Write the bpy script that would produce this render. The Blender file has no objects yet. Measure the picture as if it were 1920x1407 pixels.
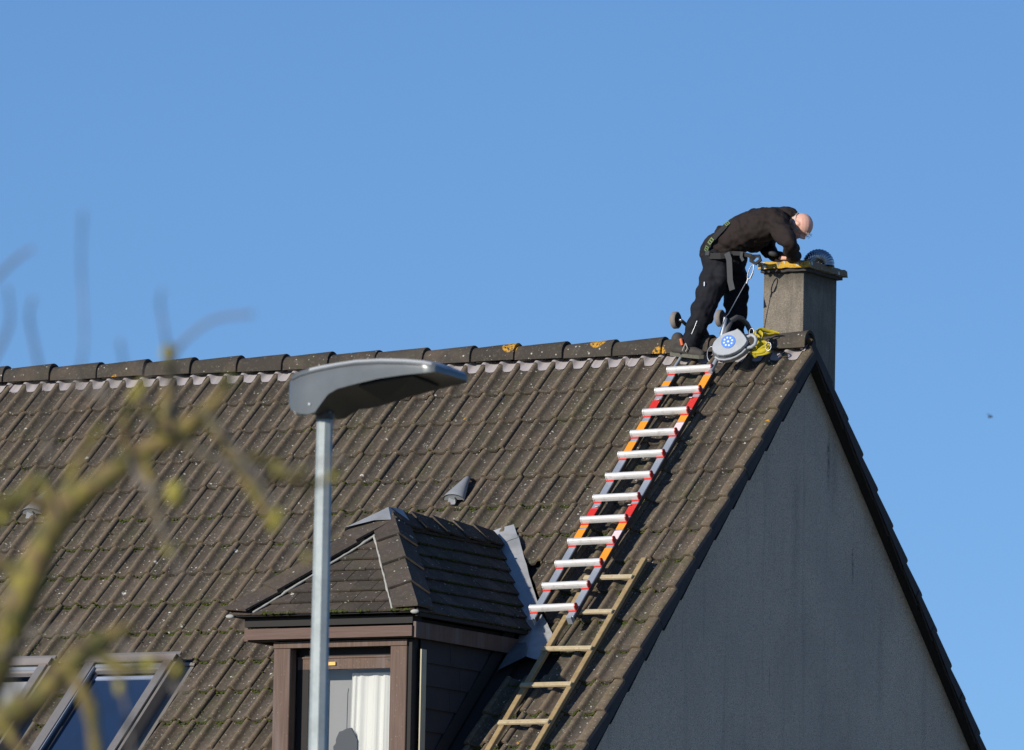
import bpy, bmesh, math, random
from math import sin, cos, pi, radians, sqrt, exp
from mathutils import Vector, Matrix, noise

random.seed(7)
S = bpy.context.scene
COL = S.collection

# ------------------------------------------------------------------ camera
cam_d = bpy.data.cameras.new("camera")
cam = bpy.data.objects.new("camera", cam_d)
COL.objects.link(cam)
S.camera = cam
fwd = Vector((-0.47220846, 0.87409991, 0.1138794))
right = Vector((0.88071284, 0.47325301, 0.01940336))
up = Vector((0.0369333, -0.10945748, 0.99330508))
cam.matrix_world = Matrix(((right.x, up.x, -fwd.x, 27.68), (right.y, up.y, -fwd.y, -55.756),
                           (right.z, up.z, -fwd.z, -7.4356), (0, 0, 0, 1)))
cam_d.sensor_width = 36.0
cam_d.lens = 16464.12 / 1920 * 36.0
cam_d.clip_start = 1.0
cam_d.clip_end = 3000.0
cam_d.dof.use_dof = True
cam_d.dof.focus_distance = 60.5
cam_d.dof.aperture_fstop = 10.0

# ------------------------------------------------------------------ light
SUN_AZ, SUN_EL = radians(20.5), radians(17.8)      # azimuth west of the facade normal, elevation
to_sun = Vector((-sin(SUN_AZ) * cos(SUN_EL), -cos(SUN_AZ) * cos(SUN_EL), sin(SUN_EL)))
W = bpy.data.worlds.new("World")
S.world = W
W.use_nodes = True
nt = W.node_tree
nt.nodes.clear()
out = nt.nodes.new('ShaderNodeOutputWorld')
bg = nt.nodes.new('ShaderNodeBackground')
sky = nt.nodes.new('ShaderNodeTexSky')
sky.sky_type = 'NISHITA'
sky.sun_disc = False
sky.sun_elevation = SUN_EL
sky.sun_rotation = math.atan2(to_sun.x, to_sun.y)
sky.altitude = 0
sky.air_density = 0.9
sky.dust_density = 0.05
sky.ozone_density = 4.0
bg.inputs['Strength'].default_value = 0.137
tc = nt.nodes.new('ShaderNodeTexCoord')
va = nt.nodes.new('ShaderNodeVectorMath'); va.operation = 'ADD'; va.inputs[1].default_value = (0, 0, .09)   # thicker, evener low sky
vn = nt.nodes.new('ShaderNodeVectorMath'); vn.operation = 'NORMALIZE'
nt.links.new(tc.outputs['Generated'], va.inputs[0]); nt.links.new(va.outputs[0], vn.inputs[0]); nt.links.new(vn.outputs[0], sky.inputs['Vector'])
hs = nt.nodes.new('ShaderNodeHueSaturation')
hs.inputs['Saturation'].default_value = 1.09
hs.inputs['Hue'].default_value = .505
nt.links.new(sky.outputs[0], hs.inputs['Color'])
nt.links.new(hs.outputs[0], bg.inputs['Color'])
nt.links.new(bg.outputs[0], out.inputs['Surface'])

sun_d = bpy.data.lights.new("sun", 'SUN')
sun_d.energy = 5.0
sun_d.angle = radians(0.5)
sun_d.color = (1.0, 0.92, 0.80)
sun = bpy.data.objects.new("sun", sun_d)
COL.objects.link(sun)
sun.rotation_euler = to_sun.to_track_quat('Z', 'Y').to_euler()
sun.location = (0, -30, 30)

S.view_settings.view_transform = 'Standard'
S.view_settings.look = 'None'
S.view_settings.gamma = 1.0
S.view_settings.use_curve_mapping = False
S.view_settings.exposure = 0.0

# ------------------------------------------------------------------ helpers
def link(o, parent=None):
    COL.objects.link(o)
    if parent is not None:
        o.parent = parent
        w = Vector((0, 0, 0))
        p = parent
        o.matrix_parent_inverse = WORLD[parent.name].inverted()
    return o

WORLD = {}

def add(name, me, mat=None, parent=None, M=None, kind=None, label=None, cat=None, group=None):
    o = bpy.data.objects.new(name, me)
    if M is not None:
        o.matrix_basis = M
    WORLD[o.name] = M.copy() if M is not None else Matrix.Identity(4)
    link(o, parent)
    if mat is not None and me is not None:
        if len(me.materials) == 0:
            me.materials.append(mat)
    if kind: o['kind'] = kind
    if label: o['label'] = label
    if cat: o['category'] = cat
    if group: o['group'] = group
    return o

def empty(name, loc, label, cat, group=None):
    return add(name, None, M=Matrix.Translation(loc), label=label, cat=cat, group=group)

def mesh(name, V, F, smooth=False):
    me = bpy.data.meshes.new(name)
    me.from_pydata([tuple(v) for v in V], [], F)
    me.update()
    if smooth:
        me.polygons.foreach_set('use_smooth', [True] * len(me.polygons))
    return me

class MB:
    """collects solids into one mesh"""
    def __init__(s): s.V = []; s.F = []; s.sm = []
    def face_block(s, V, F, smooth=False):
        n = len(s.V); s.V += [Vector(v) for v in V]; s.F += [tuple(i + n for i in f) for f in F]; s.sm += [smooth] * len(F)
        return s
    def box(s, c, size, M=None):
        x, y, z = size[0] / 2, size[1] / 2, size[2] / 2
        V = [Vector((sx * x, sy * y, sz * z)) + Vector(c) for sz in (-1, 1) for sy in (-1, 1) for sx in (-1, 1)]
        if M is not None: V = [M @ v for v in V]
        return s.face_block(V, [(0, 2, 3, 1), (4, 5, 7, 6), (0, 1, 5, 4), (2, 6, 7, 3), (0, 4, 6, 2), (1, 3, 7, 5)])
    def box2(s, a, b, M=None):
        return s.box([(a[i] + b[i]) / 2 for i in range(3)], [abs(b[i] - a[i]) for i in range(3)], M)
    def tube(s, pts, rad, n=8, caps=True, flat=None, updir=None):
        pts = [Vector(p) for p in pts]
        rads = rad if isinstance(rad, (list, tuple)) else [rad] * len(pts)
        rings = []
        prev = None
        for i, p in enumerate(pts):
            if i == 0: t = pts[1] - pts[0]
            elif i == len(pts) - 1: t = pts[-1] - pts[-2]
            else: t = (pts[i + 1] - pts[i]).normalized() + (pts[i] - pts[i - 1]).normalized()
            t.normalize()
            if prev is None:
                u = Vector(updir) if updir else (Vector((0, 0, 1)) if abs(t.z) < .9 else Vector((1, 0, 0)))
            else: u = prev
            u = (u - t * u.dot(t)).normalized(); prev = u
            w = t.cross(u)
            fl = flat or (1, 1)
            rings.append([p + rads[i] * (cos(2 * pi * k / n) * u * fl[0] + sin(2 * pi * k / n) * w * fl[1]) for k in range(n)])
        V = [v for r in rings for v in r]; F = []
        for i in range(len(rings) - 1):
            for k in range(n):
                a = i * n + k; b = i * n + (k + 1) % n
                F.append((a, b, b + n, a + n))
        s.face_block(V, F, True)
        if caps:
            s.face_block(rings[0], [tuple(reversed(range(n)))])
            s.face_block(rings[-1], [tuple(range(n))])
        return s
    def prism(s, poly, off, M=None):
        """poly: list of points (3d), extruded by off"""
        n = len(poly); off = Vector(off)
        V = [Vector(p) for p in poly] + [Vector(p) + off for p in poly]
        if M is not None: V = [M @ v for v in V]
        F = [tuple(range(n)), tuple(reversed(range(n, 2 * n)))] + [(i, i + n, (i + 1) % n + n, (i + 1) % n) for i in range(n)]
        return s.face_block(V, F)
    def ball(s, c, r, seg=10, rings=7, M=None):
        c = Vector(c); rr = Vector(r if isinstance(r, (list, tuple)) else (r, r, r)); V = []; F = []
        for i in range(rings + 1):
            a = pi * i / rings
            for k in range(seg):
                b = 2 * pi * k / seg
                v = Vector((sin(a) * cos(b) * rr[0], sin(a) * sin(b) * rr[1], cos(a) * rr[2]))
                if M is not None: v = M @ v
                V.append(v + c)
        for i in range(rings):
            for k in range(seg):
                F.append((i * seg + k, i * seg + (k + 1) % seg, (i + 1) * seg + (k + 1) % seg, (i + 1) * seg + k))
        return s.face_block(V, F, True)
    def mesh(s, name):
        me = mesh(name, s.V, s.F)
        me.polygons.foreach_set('use_smooth', s.sm)
        bm = bmesh.new(); bm.from_mesh(me)
        bmesh.ops.remove_doubles(bm, verts=[v for v in bm.verts if False] , dist=1e-5)
        bmesh.ops.recalc_face_normals(bm, faces=bm.faces)
        bm.to_mesh(me); bm.free()
        return me
    def build(s, name, mat, parent=None, **k):
        return add(name, s.mesh(name), mat, parent, **k)

def bevel(o, w=0.004, seg=2):
    bm = bmesh.new(); bm.from_mesh(o.data)
    bmesh.ops.remove_doubles(bm, verts=bm.verts, dist=1e-5)
    bmesh.ops.bevel(bm, geom=[e for e in bm.edges if len(e.link_faces) == 2 and e.calc_face_angle(0) > .5], offset=w, segments=seg, affect='EDGES', profile=.5)
    bm.to_mesh(o.data); bm.free()
    return o

# ------------------------------------------------------------------ materials
class N:
    def __init__(s, name):
        s.m = bpy.data.materials.new(name); s.m.use_nodes = True
        s.t = s.m.node_tree; s.b = s.t.nodes['Principled BSDF']; s.out = s.t.nodes['Material Output']
        s.pos = None
    def n(s, typ, **kw):
        x = s.t.nodes.new(typ)
        for k, v in kw.items():
            if k.startswith('i_'):
                key = k[2:]; key = int(key) if key.isdigit() else key
                if hasattr(v, 'node'): s.t.links.new(v, x.inputs[key])
                else: x.inputs[key].default_value = v
            else: setattr(x, k, v)
        return x
    def P(s):
        if s.pos is None: s.pos = s.n('ShaderNodeNewGeometry').outputs['Position']
        return s.pos
    def scaled(s, sc):
        return s.n('ShaderNodeVectorMath', operation='MULTIPLY', i_0=s.P(), i_1=sc).outputs[0]
    def noise(s, scale, detail=3, rough=.55, vec=None):
        return s.n('ShaderNodeTexNoise', i_Vector=vec or s.P(), i_Scale=scale, i_Detail=detail, i_Roughness=rough).outputs['Fac']
    def ramp(s, fac, stops, interp='LINEAR'):
        r = s.n('ShaderNodeValToRGB', i_Fac=fac); cr = r.color_ramp; cr.interpolation = interp
        while len(cr.elements) < len(stops): cr.elements.new(.5)
        for e, (p, c) in zip(cr.elements, stops):
            e.position = p; e.color = (c, c, c, 1) if not isinstance(c, (tuple, list)) else tuple(c) + (1,)
        return r.outputs['Color']
    def mix(s, fac, a, b, blend='MIX'):
        x = s.n('ShaderNodeMix', data_type='RGBA', blend_type=blend)
        for key, v in ((0, fac), (6, a), (7, b)):
            if hasattr(v, 'node'): s.t.links.new(v, x.inputs[key])
            else: x.inputs[key].default_value = v if key == 0 else (tuple(v) + (1,))
        return x.outputs[2]
    def math(s, op, a, b=0.0):
        return s.n('ShaderNodeMath', operation=op, i_0=a, i_1=b).outputs[0]
    def voro(s, scale, vec=None, feature='F1', rnd=1.0):
        return s.n('ShaderNodeTexVoronoi', feature=feature, i_Vector=vec or s.P(), i_Scale=scale, i_Randomness=rnd)
    def spots(s, scale, rad, dens, vec=None, soft=.03):
        """scattered roundish spots: mask 0..1"""
        v = s.voro(scale, vec)
        sep = s.n('ShaderNodeSeparateColor', i_Color=v.outputs['Color'])
        r = s.math('MULTIPLY', sep.outputs[1], rad)
        d = s.math('SUBTRACT', r, v.outputs['Distance'])
        a = s.ramp(s.math('ADD', d, .5), [(.5, 0), (.5 + soft, 1)])
        on = s.math('GREATER_THAN', sep.outputs[0], 1 - dens)
        return s.math('MULTIPLY', a, on)
    def bump(s, h, strength=.4, dist=.004):
        b = s.n('ShaderNodeBump', i_Height=h, i_Strength=strength, i_Distance=dist)
        s.t.links.new(b.outputs[0], s.b.inputs['Normal'])
    def set(s, **kw):
        for k, v in kw.items():
            key = k.replace('_', ' ')
            if hasattr(v, 'node'): s.t.links.new(v, s.b.inputs[key])
            else:
                s.b.inputs[key].default_value = (tuple(v) + (1,)) if isinstance(v, (tuple, list)) and len(v) == 3 else v
        return s

def plain(name, col, rough=.6, metal=0.0, var=.15, scale=25, bumpd=0.0, spec=.5):
    x = N(name)
    c2 = tuple(max(0, c * (1 - var)) for c in col); c1 = tuple(min(1, c * (1 + var)) for c in col)
    nz = x.noise(scale, 4)
    x.set(Base_Color=x.mix(nz, c2, c1), Roughness=rough, Metallic=metal)
    x.b.inputs['Specular IOR Level'].default_value = spec
    if bumpd: x.bump(x.noise(scale * 4, 3), .5, bumpd)
    return x.m

def tile_material(name, base_a, base_b, lichen=1.0, moss=1.0, orange=.02):
    x = N(name)
    oi = x.n('ShaderNodeObjectInfo')
    big = x.noise(1.3, 4)
    col = x.mix(x.ramp(big, [(.3, 0), (.7, 1)]), base_a, base_b)
    tv = x.ramp(oi.outputs['Random'], [(0, .62), (.5, .95), (1, 1.30)])
    col = x.mix(1.0, col, tv, 'MULTIPLY')
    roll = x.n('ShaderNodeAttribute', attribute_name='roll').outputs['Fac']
    mid = x.noise(9, 5, .65)
    col = x.mix(x.ramp(mid, [(.35, .55), (.65, 0)]), col, (.045, .040, .035))
    warm = x.noise(3.1, 3)
    col = x.mix(x.ramp(warm, [(.5, 0), (.75, .55)]), col, (.16, .118, .085))
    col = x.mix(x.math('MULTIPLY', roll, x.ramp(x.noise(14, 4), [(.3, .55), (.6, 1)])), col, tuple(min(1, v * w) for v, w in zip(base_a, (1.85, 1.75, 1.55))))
    fine = x.noise(170, 3, .7)
    col = x.mix(x.ramp(fine, [(.3, .45), (.7, 0)]), col, (.05, .045, .04))
    # pale grit lichen film
    film = x.noise(45, 4, .7)
    col = x.mix(x.ramp(film, [(.54, 0), (.72, .5 * lichen)]), col, (.27, .25, .20))
    # moss film in patches
    mo = x.noise(2.3, 5, .6)
    mo2 = x.noise(30, 3, .6)
    mm = x.math('MULTIPLY', x.ramp(mo, [(.48, 0), (.64, 1)]), x.ramp(mo2, [(.45, 0), (.62, .5 * moss)]))
    col = x.mix(mm, col, (.055, .07, .018))
    # white lichen spots of three sizes
    zone = x.ramp(x.noise(1.7, 3), [(.32, .25), (.6, 1)])
    off = x.ramp(roll, [(.2, 1), (.8, .3)])
    zone = x.math('MULTIPLY', zone, off)
    s1 = x.math('MULTIPLY', x.spots(34, .30, .32 * lichen), zone)
    s2 = x.spots(62, .36, .22 * lichen)
    s3 = x.spots(8.5, .17, .12 * lichen)
    s3b = x.math('MULTIPLY', s3, x.ramp(x.noise(90, 3), [(.4, 0), (.5, 1)]))
    col = x.mix(x.math('MULTIPLY', s2, .6), col, (.42, .41, .36))
    col = x.mix(x.math('MULTIPLY', s1, .85), col, (.55, .54, .48))
    col = x.mix(s3b, col, (.60, .60, .54))
    so = x.spots(6.0 if orange < .1 else 4.2, .22 if orange < .1 else .34, orange * 2.2 if orange < .1 else orange)
    so = x.math('MULTIPLY', so, x.ramp(x.noise(60, 4), [(.42, 0), (.52, 1)]))
    col = x.mix(so, col, (.52, .27, .03))
    x.set(Base_Color=col, Roughness=.93)
    x.b.inputs['Specular IOR Level'].default_value = .2
    h = x.math('ADD', x.math('MULTIPLY', x.noise(220, 4, .7), .5), x.math('MULTIPLY', x.noise(38, 4, .6), 1.0))
    h = x.math('ADD', h, x.math('MULTIPLY', s1, .6))
    x.bump(h, .8, .004)
    return x.m

M = {}
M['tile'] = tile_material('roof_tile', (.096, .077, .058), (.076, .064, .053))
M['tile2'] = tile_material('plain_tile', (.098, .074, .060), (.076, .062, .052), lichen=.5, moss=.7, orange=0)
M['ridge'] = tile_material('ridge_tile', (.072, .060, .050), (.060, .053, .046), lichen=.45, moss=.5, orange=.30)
M['flange'] = plain('verge_concrete', (.042, .038, .038), .9, 0, .35, 14, .002)
M['deck'] = plain('roof_felt', (.02, .02, .022), .95)

STREAKS = [(.41, -.82, .035, .27, .85), (.825, -1.55, .022, .20, .85), (.50, -.75, .10, .6, .35), (-.1, -1.4, .09, .8, .3), (1.3, -2.2, .08, .6, .25)]
x = N('painted_render')      # off-white roughcast with run marks
n1 = x.noise(260, 3, .8); n2 = x.noise(1.1, 4)
col = x.mix(x.ramp(n2, [(.3, 0), (.7, 1)]), (.74, .595, .45), (.83, .675, .52))
col = x.mix(x.ramp(n1, [(.40, .85), (.52, 0)]), col, (.20, .18, .165))
col = x.mix(x.ramp(x.noise(95, 2), [(.36, .55), (.46, 0)]), col, (.25, .225, .21))
streak = x.noise(1.0, 4, .6, x.scaled((1, 9, .55)))
col = x.mix(x.ramp(streak, [(.55, 0), (.8, .35)]), col, (.16, .16, .165))
st2 = x.noise(1.0, 5, .7, x.scaled((1, 22, 1.1)))
col = x.mix(x.ramp(st2, [(.64, 0), (.72, .7)]), col, (.13, .125, .12))
col = x.mix(x.ramp(x.noise(.7, 5, .65), [(.45, 0), (.7, .35)]), col, (.33, .31, .29))
sp = x.n('ShaderNodeSeparateXYZ', i_0=x.P())
for (y0, z0, hw, hh, a) in STREAKS:
    dy = x.math('ABSOLUTE', x.math('SUBTRACT', x.math('ADD', sp.outputs[1], x.math('MULTIPLY', x.noise(9, 4), .05)), y0 + .025))
    dz = x.math('ABSOLUTE', x.math('SUBTRACT', sp.outputs[2], z0))
    mk = x.math('MULTIPLY', x.ramp(dy, [(0, a), (hw, 0)]), x.ramp(dz, [(hh * .3, 1), (hh, 0)]))
    mk = x.math('MULTIPLY', mk, x.ramp(x.noise(40, 4), [(.35, .25), (.6, 1)]))
    col = x.mix(mk, col, (.10, .10, .10))
x.set(Base_Color=col, Roughness=.95); x.b.inputs['Specular IOR Level'].default_value = .15
x.bump(x.math('ADD', x.noise(190, 3, .8), x.voro(120).outputs['Distance']), .8, .006)
M['render'] = x.m

x = N('chimney_render')
n1 = x.noise(180, 3, .75); n2 = x.noise(6, 4)
col = x.mix(x.ramp(n2, [(.3, 0), (.7, 1)]), (.285, .25, .205), (.19, .168, .14))
col = x.mix(x.ramp(n1, [(.38, .7), (.55, 0)]), col, (.10, .09, .075))
col = x.mix(x.ramp(x.noise(110, 2), [(.58, 0), (.7, .5)]), col, (.42, .38, .32))
st = x.noise(1.0, 4, .6, x.scaled((16, 16, 2.0)))
col = x.mix(x.ramp(st, [(.5, 0), (.75, .65)]), col, (.075, .07, .06))
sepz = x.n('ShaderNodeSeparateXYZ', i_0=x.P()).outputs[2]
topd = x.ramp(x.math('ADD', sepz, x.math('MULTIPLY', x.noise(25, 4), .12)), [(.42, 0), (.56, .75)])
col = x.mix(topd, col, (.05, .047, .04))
x.set(Base_Color=col, Roughness=.95); x.b.inputs['Specular IOR Level'].default_value = .15
x.bump(n1, .8, .006)
M['chimney'] = x.m

x = N('chimney_cap_concrete')
col = x.mix(x.noise(25, 4), (.13, .12, .10), (.23, .215, .18))
li = x.ramp(x.noise(13, 5, .6), [(.47, 0), (.56, 1)])
sy = x.n('ShaderNodeSeparateXYZ', i_0=x.P()).outputs[1]
front = x.ramp(x.math('ADD', sy, x.math('MULTIPLY', x.noise(18, 4), .2)), [(.18, 1), (.225, .05)])
li = x.math('MULTIPLY', x.math('MAXIMUM', li, x.ramp(x.noise(19, 4), [(.46, 0), (.53, 1)])), front)
col = x.mix(li, col, (.56, .34, .035))
col = x.mix(x.ramp(x.noise(60, 3), [(.55, 0), (.62, .5)]), col, (.30, .14, .02))
wl = x.spots(30, .5, .45)
col = x.mix(wl, col, (.62, .60, .52))
x.set(Base_Color=col, Roughness=.95); x.bump(x.noise(90, 5, .7), .9, .008)
M['cap'] = x.m

x = N('lead_sheet')
col = x.mix(x.ramp(x.noise(5, 4), [(.3, 0), (.7, 1)]), (.26, .275, .29), (.40, .415, .43))
col = x.mix(x.ramp(x.noise(22, 4), [(.55, 0), (.75, .5)]), col, (.30, .27, .22))
x.set(Base_Color=col, Roughness=.55, Metallic=.25); x.bump(x.noise(14, 3), .5, .01)
M['lead'] = x.m
M['flash'] = plain('ridge_flashing_plastic', (.37, .34, .345), .6, 0, .2, 18)
M['liner'] = plain('flue_liner_metal', (.40, .41, .42), .26, 1.0, .2, 40)
M['mortar'] = plain('pale_mortar', (.34, .34, .32), .9, 0, .3, 40, .003)

x = N('brown_woodstain')
gr = x.noise(1.0, 5, .7, x.scaled((90, 90, 3.5)))
col = x.mix(x.ramp(gr, [(.3, 0), (.7, 1)]), (.078, .045, .033), (.135, .086, .064))
col = x.mix(x.ramp(x.noise(1.0, 3, .6, x.scaled((14, 14, 1.2))), [(.5, 0), (.75, .6)]), col, (.16, .145, .145))
col = x.mix(x.math('MULTIPLY', x.spots(1.0, .30, .14, x.scaled((170, 170, 70))), .6), col, (.42, .33, .26))
x.set(Base_Color=col, Roughness=.75); x.bump(gr, .5, .003)
M['brown'] = x.m
x = N('brown_fascia_paint')
gr = x.noise(1.0, 5, .7, x.scaled((4, 60, 90)))
col = x.mix(x.ramp(gr, [(.3, 0), (.7, 1)]), (.090, .053, .042), (.140, .090, .074))
x.set(Base_Color=col, Roughness=.8); x.bump(gr, .4, .002)
M['fascia'] = x.m
M['slate'] = plain('dark_slate_hanging', (.024, .023, .026), .8, 0, .3, 6, .003)
M['boardshade'] = plain('dark_board_and_shade', (.013, .012, .012), .8)  # dark boards, and near black standing for shade in places
M['beige'] = plain('beige_trim', (.42, .38, .27), .7, 0, .12, 12)
M['moss'] = plain('moss', (.050, .066, .014), 1.0, 0, .7, 30, .004, .1)
M['alu'] = plain('aluminium', (.34, .38, .44), .5, .35, .10, 30)
M['rung'] = plain('satin_rung', (.68, .675, .67), .5, .05, .22, 22)
x = N('ribbed_rung')
rb_ = x.noise(1.0, 3, .6, x.scaled((4, 210, 210)))
col = x.mix(x.ramp(rb_, [(.35, 0), (.6, 1)]), (.50, .50, .50), (.70, .695, .69))
col = x.mix(x.ramp(x.noise(26, 4), [(.56, 0), (.74, .55)]), col, (.36, .32, .27))
x.set(Base_Color=col, Roughness=.5, Metallic=.1); M['rung'] = x.m
M['red'] = plain('red_plastic', (.62, .030, .020), .45, 0, .12, 30)
M['darkred'] = plain('red_end_cap', (.36, .012, .016), .45, 0, .15, 30)
M['orange'] = plain('orange_sticker', (.85, .30, .02), .5, 0, .12, 40)
M['pink'] = plain('pale_sticker', (.78, .62, .62), .5, 0, .15, 60)
x = N('batten_wood')
gr = x.noise(1.0, 5, .7, x.scaled((60, 9, 9)))
gr2 = x.noise(14, 5, .7)
col = x.mix(x.ramp(gr2, [(.3, 0), (.7, 1)]), (.27, .185, .085), (.38, .28, .145))
col = x.mix(x.ramp(x.noise(40, 4), [(.52, 0), (.72, .7)]), col, (.20, .17, .09))
x.set(Base_Color=col, Roughness=.8); x.bump(x.noise(80, 4), .4, .002)
M['wood'] = x.m
x = N('pale_rung_wood')
col = x.mix(x.ramp(x.noise(16, 5, .7), [(.3, 0), (.7, 1)]), (.40, .32, .19), (.52, .44, .29))
col = x.mix(x.ramp(x.noise(45, 4), [(.56, 0), (.72, .6)]), col, (.25, .18, .10))
x.set(Base_Color=col, Roughness=.8); x.bump(x.noise(80, 4), .4, .002)
M['woodpale'] = x.m
x = N('galvanised_steel')
col = x.mix(x.ramp(x.noise(7, 4), [(.3, 0), (.7, 1)]), (.25, .29, .30), (.36, .41, .425))
col = x.mix(x.ramp(x.voro(34).outputs['Distance'], [(.2, .25), (.6, 0)]), col, (.42, .47, .47))
x.set(Base_Color=col, Roughness=.62, Metallic=.15)
M['galv'] = x.m
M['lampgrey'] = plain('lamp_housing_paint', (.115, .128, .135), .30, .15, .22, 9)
M['lamptop'] = plain('sunlit_lamp_top', (.36, .38, .40), .4, .1, .15, 12)  # paler paint on upward faces stands for the sun-caught top rim
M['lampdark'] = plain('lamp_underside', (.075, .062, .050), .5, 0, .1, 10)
M['ventgrey'] = plain('vent_plastic', (.23, .245, .26), .6, 0, .12, 30)
M['black'] = plain('black_plastic', (.02, .02, .022), .6)
M['leadshade'] = plain('shaded_lead', (.11, .125, .14), .6, .2, .4, 9, .004)  # darker copy of the lead, with the apron's shade in its colour
M['rubber'] = plain('rubber_tyre', (.014, .014, .015), .75, 0, .3, 40)
M['tyregrey'] = plain('dusty_tread', (.20, .18, .16), .85, 0, .2, 60)
M['tubegrey'] = plain('weathered_tube', (.13, .125, .125), .5, .3, .15, 30)
M['steel'] = plain('bright_steel', (.36, .37, .39), .38, .9, .1, 30)
M['blockgrey'] = plain('grey_block_plastic', (.33, .36, .395), .5, 0, .22, 16)
M['blockdark'] = plain('dark_block_band', (.045, .05, .06), .5)
M['blue'] = plain('blue_label', (.06, .21, .66), .45, 0, .1, 60)
M['white'] = plain('white_print', (.62, .72, .86), .5, 0, .05)
M['yellow'] = plain('yellow_webbing', (.46, .37, .014), .7, 0, .3, 50)
M['windowframe'] = plain('roof_window_cover', (.26, .245, .23), .42, .35, .15, 14)
M['hood'] = plain('roof_window_top_cover', (.30, .265, .245), .5, .2, .1, 20)
M['blind'] = plain('blue_blind', (.007, .033, .095), .8, 0, .2, 4)
M['reflband'] = plain('reflection_band', (.42, .47, .60), .7)  # pale strip painted for the bright reflection across the top of the pane
M['screen'] = plain('grey_inner_panel', (.27, .27, .27), .9, 0, .05, 2)
M['room'] = plain('room_plaster', (.42, .42, .41), .9, 0, .06, 2)
x = N('white_curtain'); x.set(Base_Color=(.60, .605, .585), Roughness=.9)
x.b.inputs['Subsurface Weight'].default_value = 0
M['curtain'] = x.m
M['brass'] = plain('yellow_label', (.80, .42, .08), .5)

def glass(name, refl, tint=(1, 1, 1)):
    m = bpy.data.materials.new(name); m.use_nodes = True; t = m.node_tree; t.nodes.clear()
    o = t.nodes.new('ShaderNodeOutputMaterial'); mx = t.nodes.new('ShaderNodeMixShader')
    tr = t.nodes.new('ShaderNodeBsdfTransparent'); gl = t.nodes.new('ShaderNodeBsdfGlossy')
    fr = t.nodes.new('ShaderNodeFresnel'); fr.inputs[0].default_value = refl
    tr.inputs[0].default_value = tuple(tint) + (1,); gl.inputs['Roughness'].default_value = .015
    t.links.new(fr.outputs[0], mx.inputs[0]); t.links.new(tr.outputs[0], mx.inputs[1]); t.links.new(gl.outputs[0], mx.inputs[2])
    t.links.new(mx.outputs[0], o.inputs[0])
    return m
M['glass'] = glass('window_glass', 1.6, (.96, .97, .97))
M['skyglass'] = glass('roof_window_glass', 1.42, (.85, .88, .92))

# ------------------------------------------------------------------ setting
TH = 0.741350544
c_, s_ = cos(TH), sin(TH)
GZ = -9.04
def rf(x, s, n=0.0):            # point on the front slope: x along the ridge, s down the slope, n off it
    return Vector((x, -s * c_ - n * s_, -s * s_ + n * c_))
def rb(x, s, n=0.0):            # back slope
    return Vector((x, s * c_ + n * s_, -s * s_ + n * c_))
RF = Matrix.Rotation(TH, 4, 'X')                              # local y = up the slope, z = off it
RB = Matrix.Rotation(-TH, 4, 'X') @ Matrix.Rotation(pi, 4, 'Z')

gm = N('grass_ground')
gc = gm.mix(gm.ramp(gm.noise(.25, 5), [(.35, 0), (.65, 1)]), (.19, .18, .105), (.27, .24, .16))
gc = gm.mix(gm.ramp(gm.noise(6, 4), [(.4, 0), (.7, .5)]), gc, (.09, .10, .045))
gm.set(Base_Color=gc, Roughness=1.0)
add('ground', mesh('ground', [(-1500, -1500, GZ), (1500, -1500, GZ), (1500, 1500, GZ), (-1500, 1500, GZ)], [(0, 1, 2, 3)]), gm.m, kind='structure')
rm = plain('asphalt', (.055, .055, .056), .9, 0, .25, 3)
add('road', mesh('road', [(-200, -27.5, GZ + .004), (200, -27.5, GZ + .004), (200, -22.2, GZ + .004), (-200, -22.2, GZ + .004)], [(0, 1, 2, 3)]), rm, kind='structure')
mb = MB(); mb.box2((-200, -22.1, GZ - .1), (200, -20.0, GZ + .12))
mb.build('pavement', plain('paving', (.22, .21, .20), .9, 0, .2, 3), kind='structure')
mb = MB(); mb.box2((-200, -22.2, GZ - .1), (200, -22.1, GZ + .124))
mb.build('kerb', plain('kerb_stone', (.28, .27, .26), .9, 0, .2, 5), kind='structure')
# ------------------------------------------------------------------ house
house = empty('house', (-4.75, 0, GZ), 'grey roughcast house with steep brown tiled roof, hipped dormer and gable chimney', 'house')
XL, SE = -9.5, 6.35                       # left end of the roof, slope length to the eaves
HB = SE * c_ - .25
# gable wall (x = 0 end): a thick pentagon; the other walls behind it
ga = -.07
zt = -.125
def gable(x0, x1):
    poly = [(x0, -HB, GZ), (x0, HB, GZ), (x0, HB, -HB * s_ / c_ + zt), (x0, 0, zt), (x0, -HB, -HB * s_ / c_ + zt)]
    return MB().prism(poly, (x1 - x0, 0, 0))
gable(ga, ga - .3).build('gable_wall', M['render'], house)
gable(XL + .05, XL + .35).build('gable_wall', M['render'], house)
ez = -HB * s_ / c_ - .12
MB().box2((XL + .35, -HB, GZ), (ga - .3, -HB + .3, ez)).build('front_wall', M['render'], house)
MB().box2((XL + .35, HB - .3, GZ), (ga - .3, HB, ez)).build('rear_wall', M['render'], house)

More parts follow.
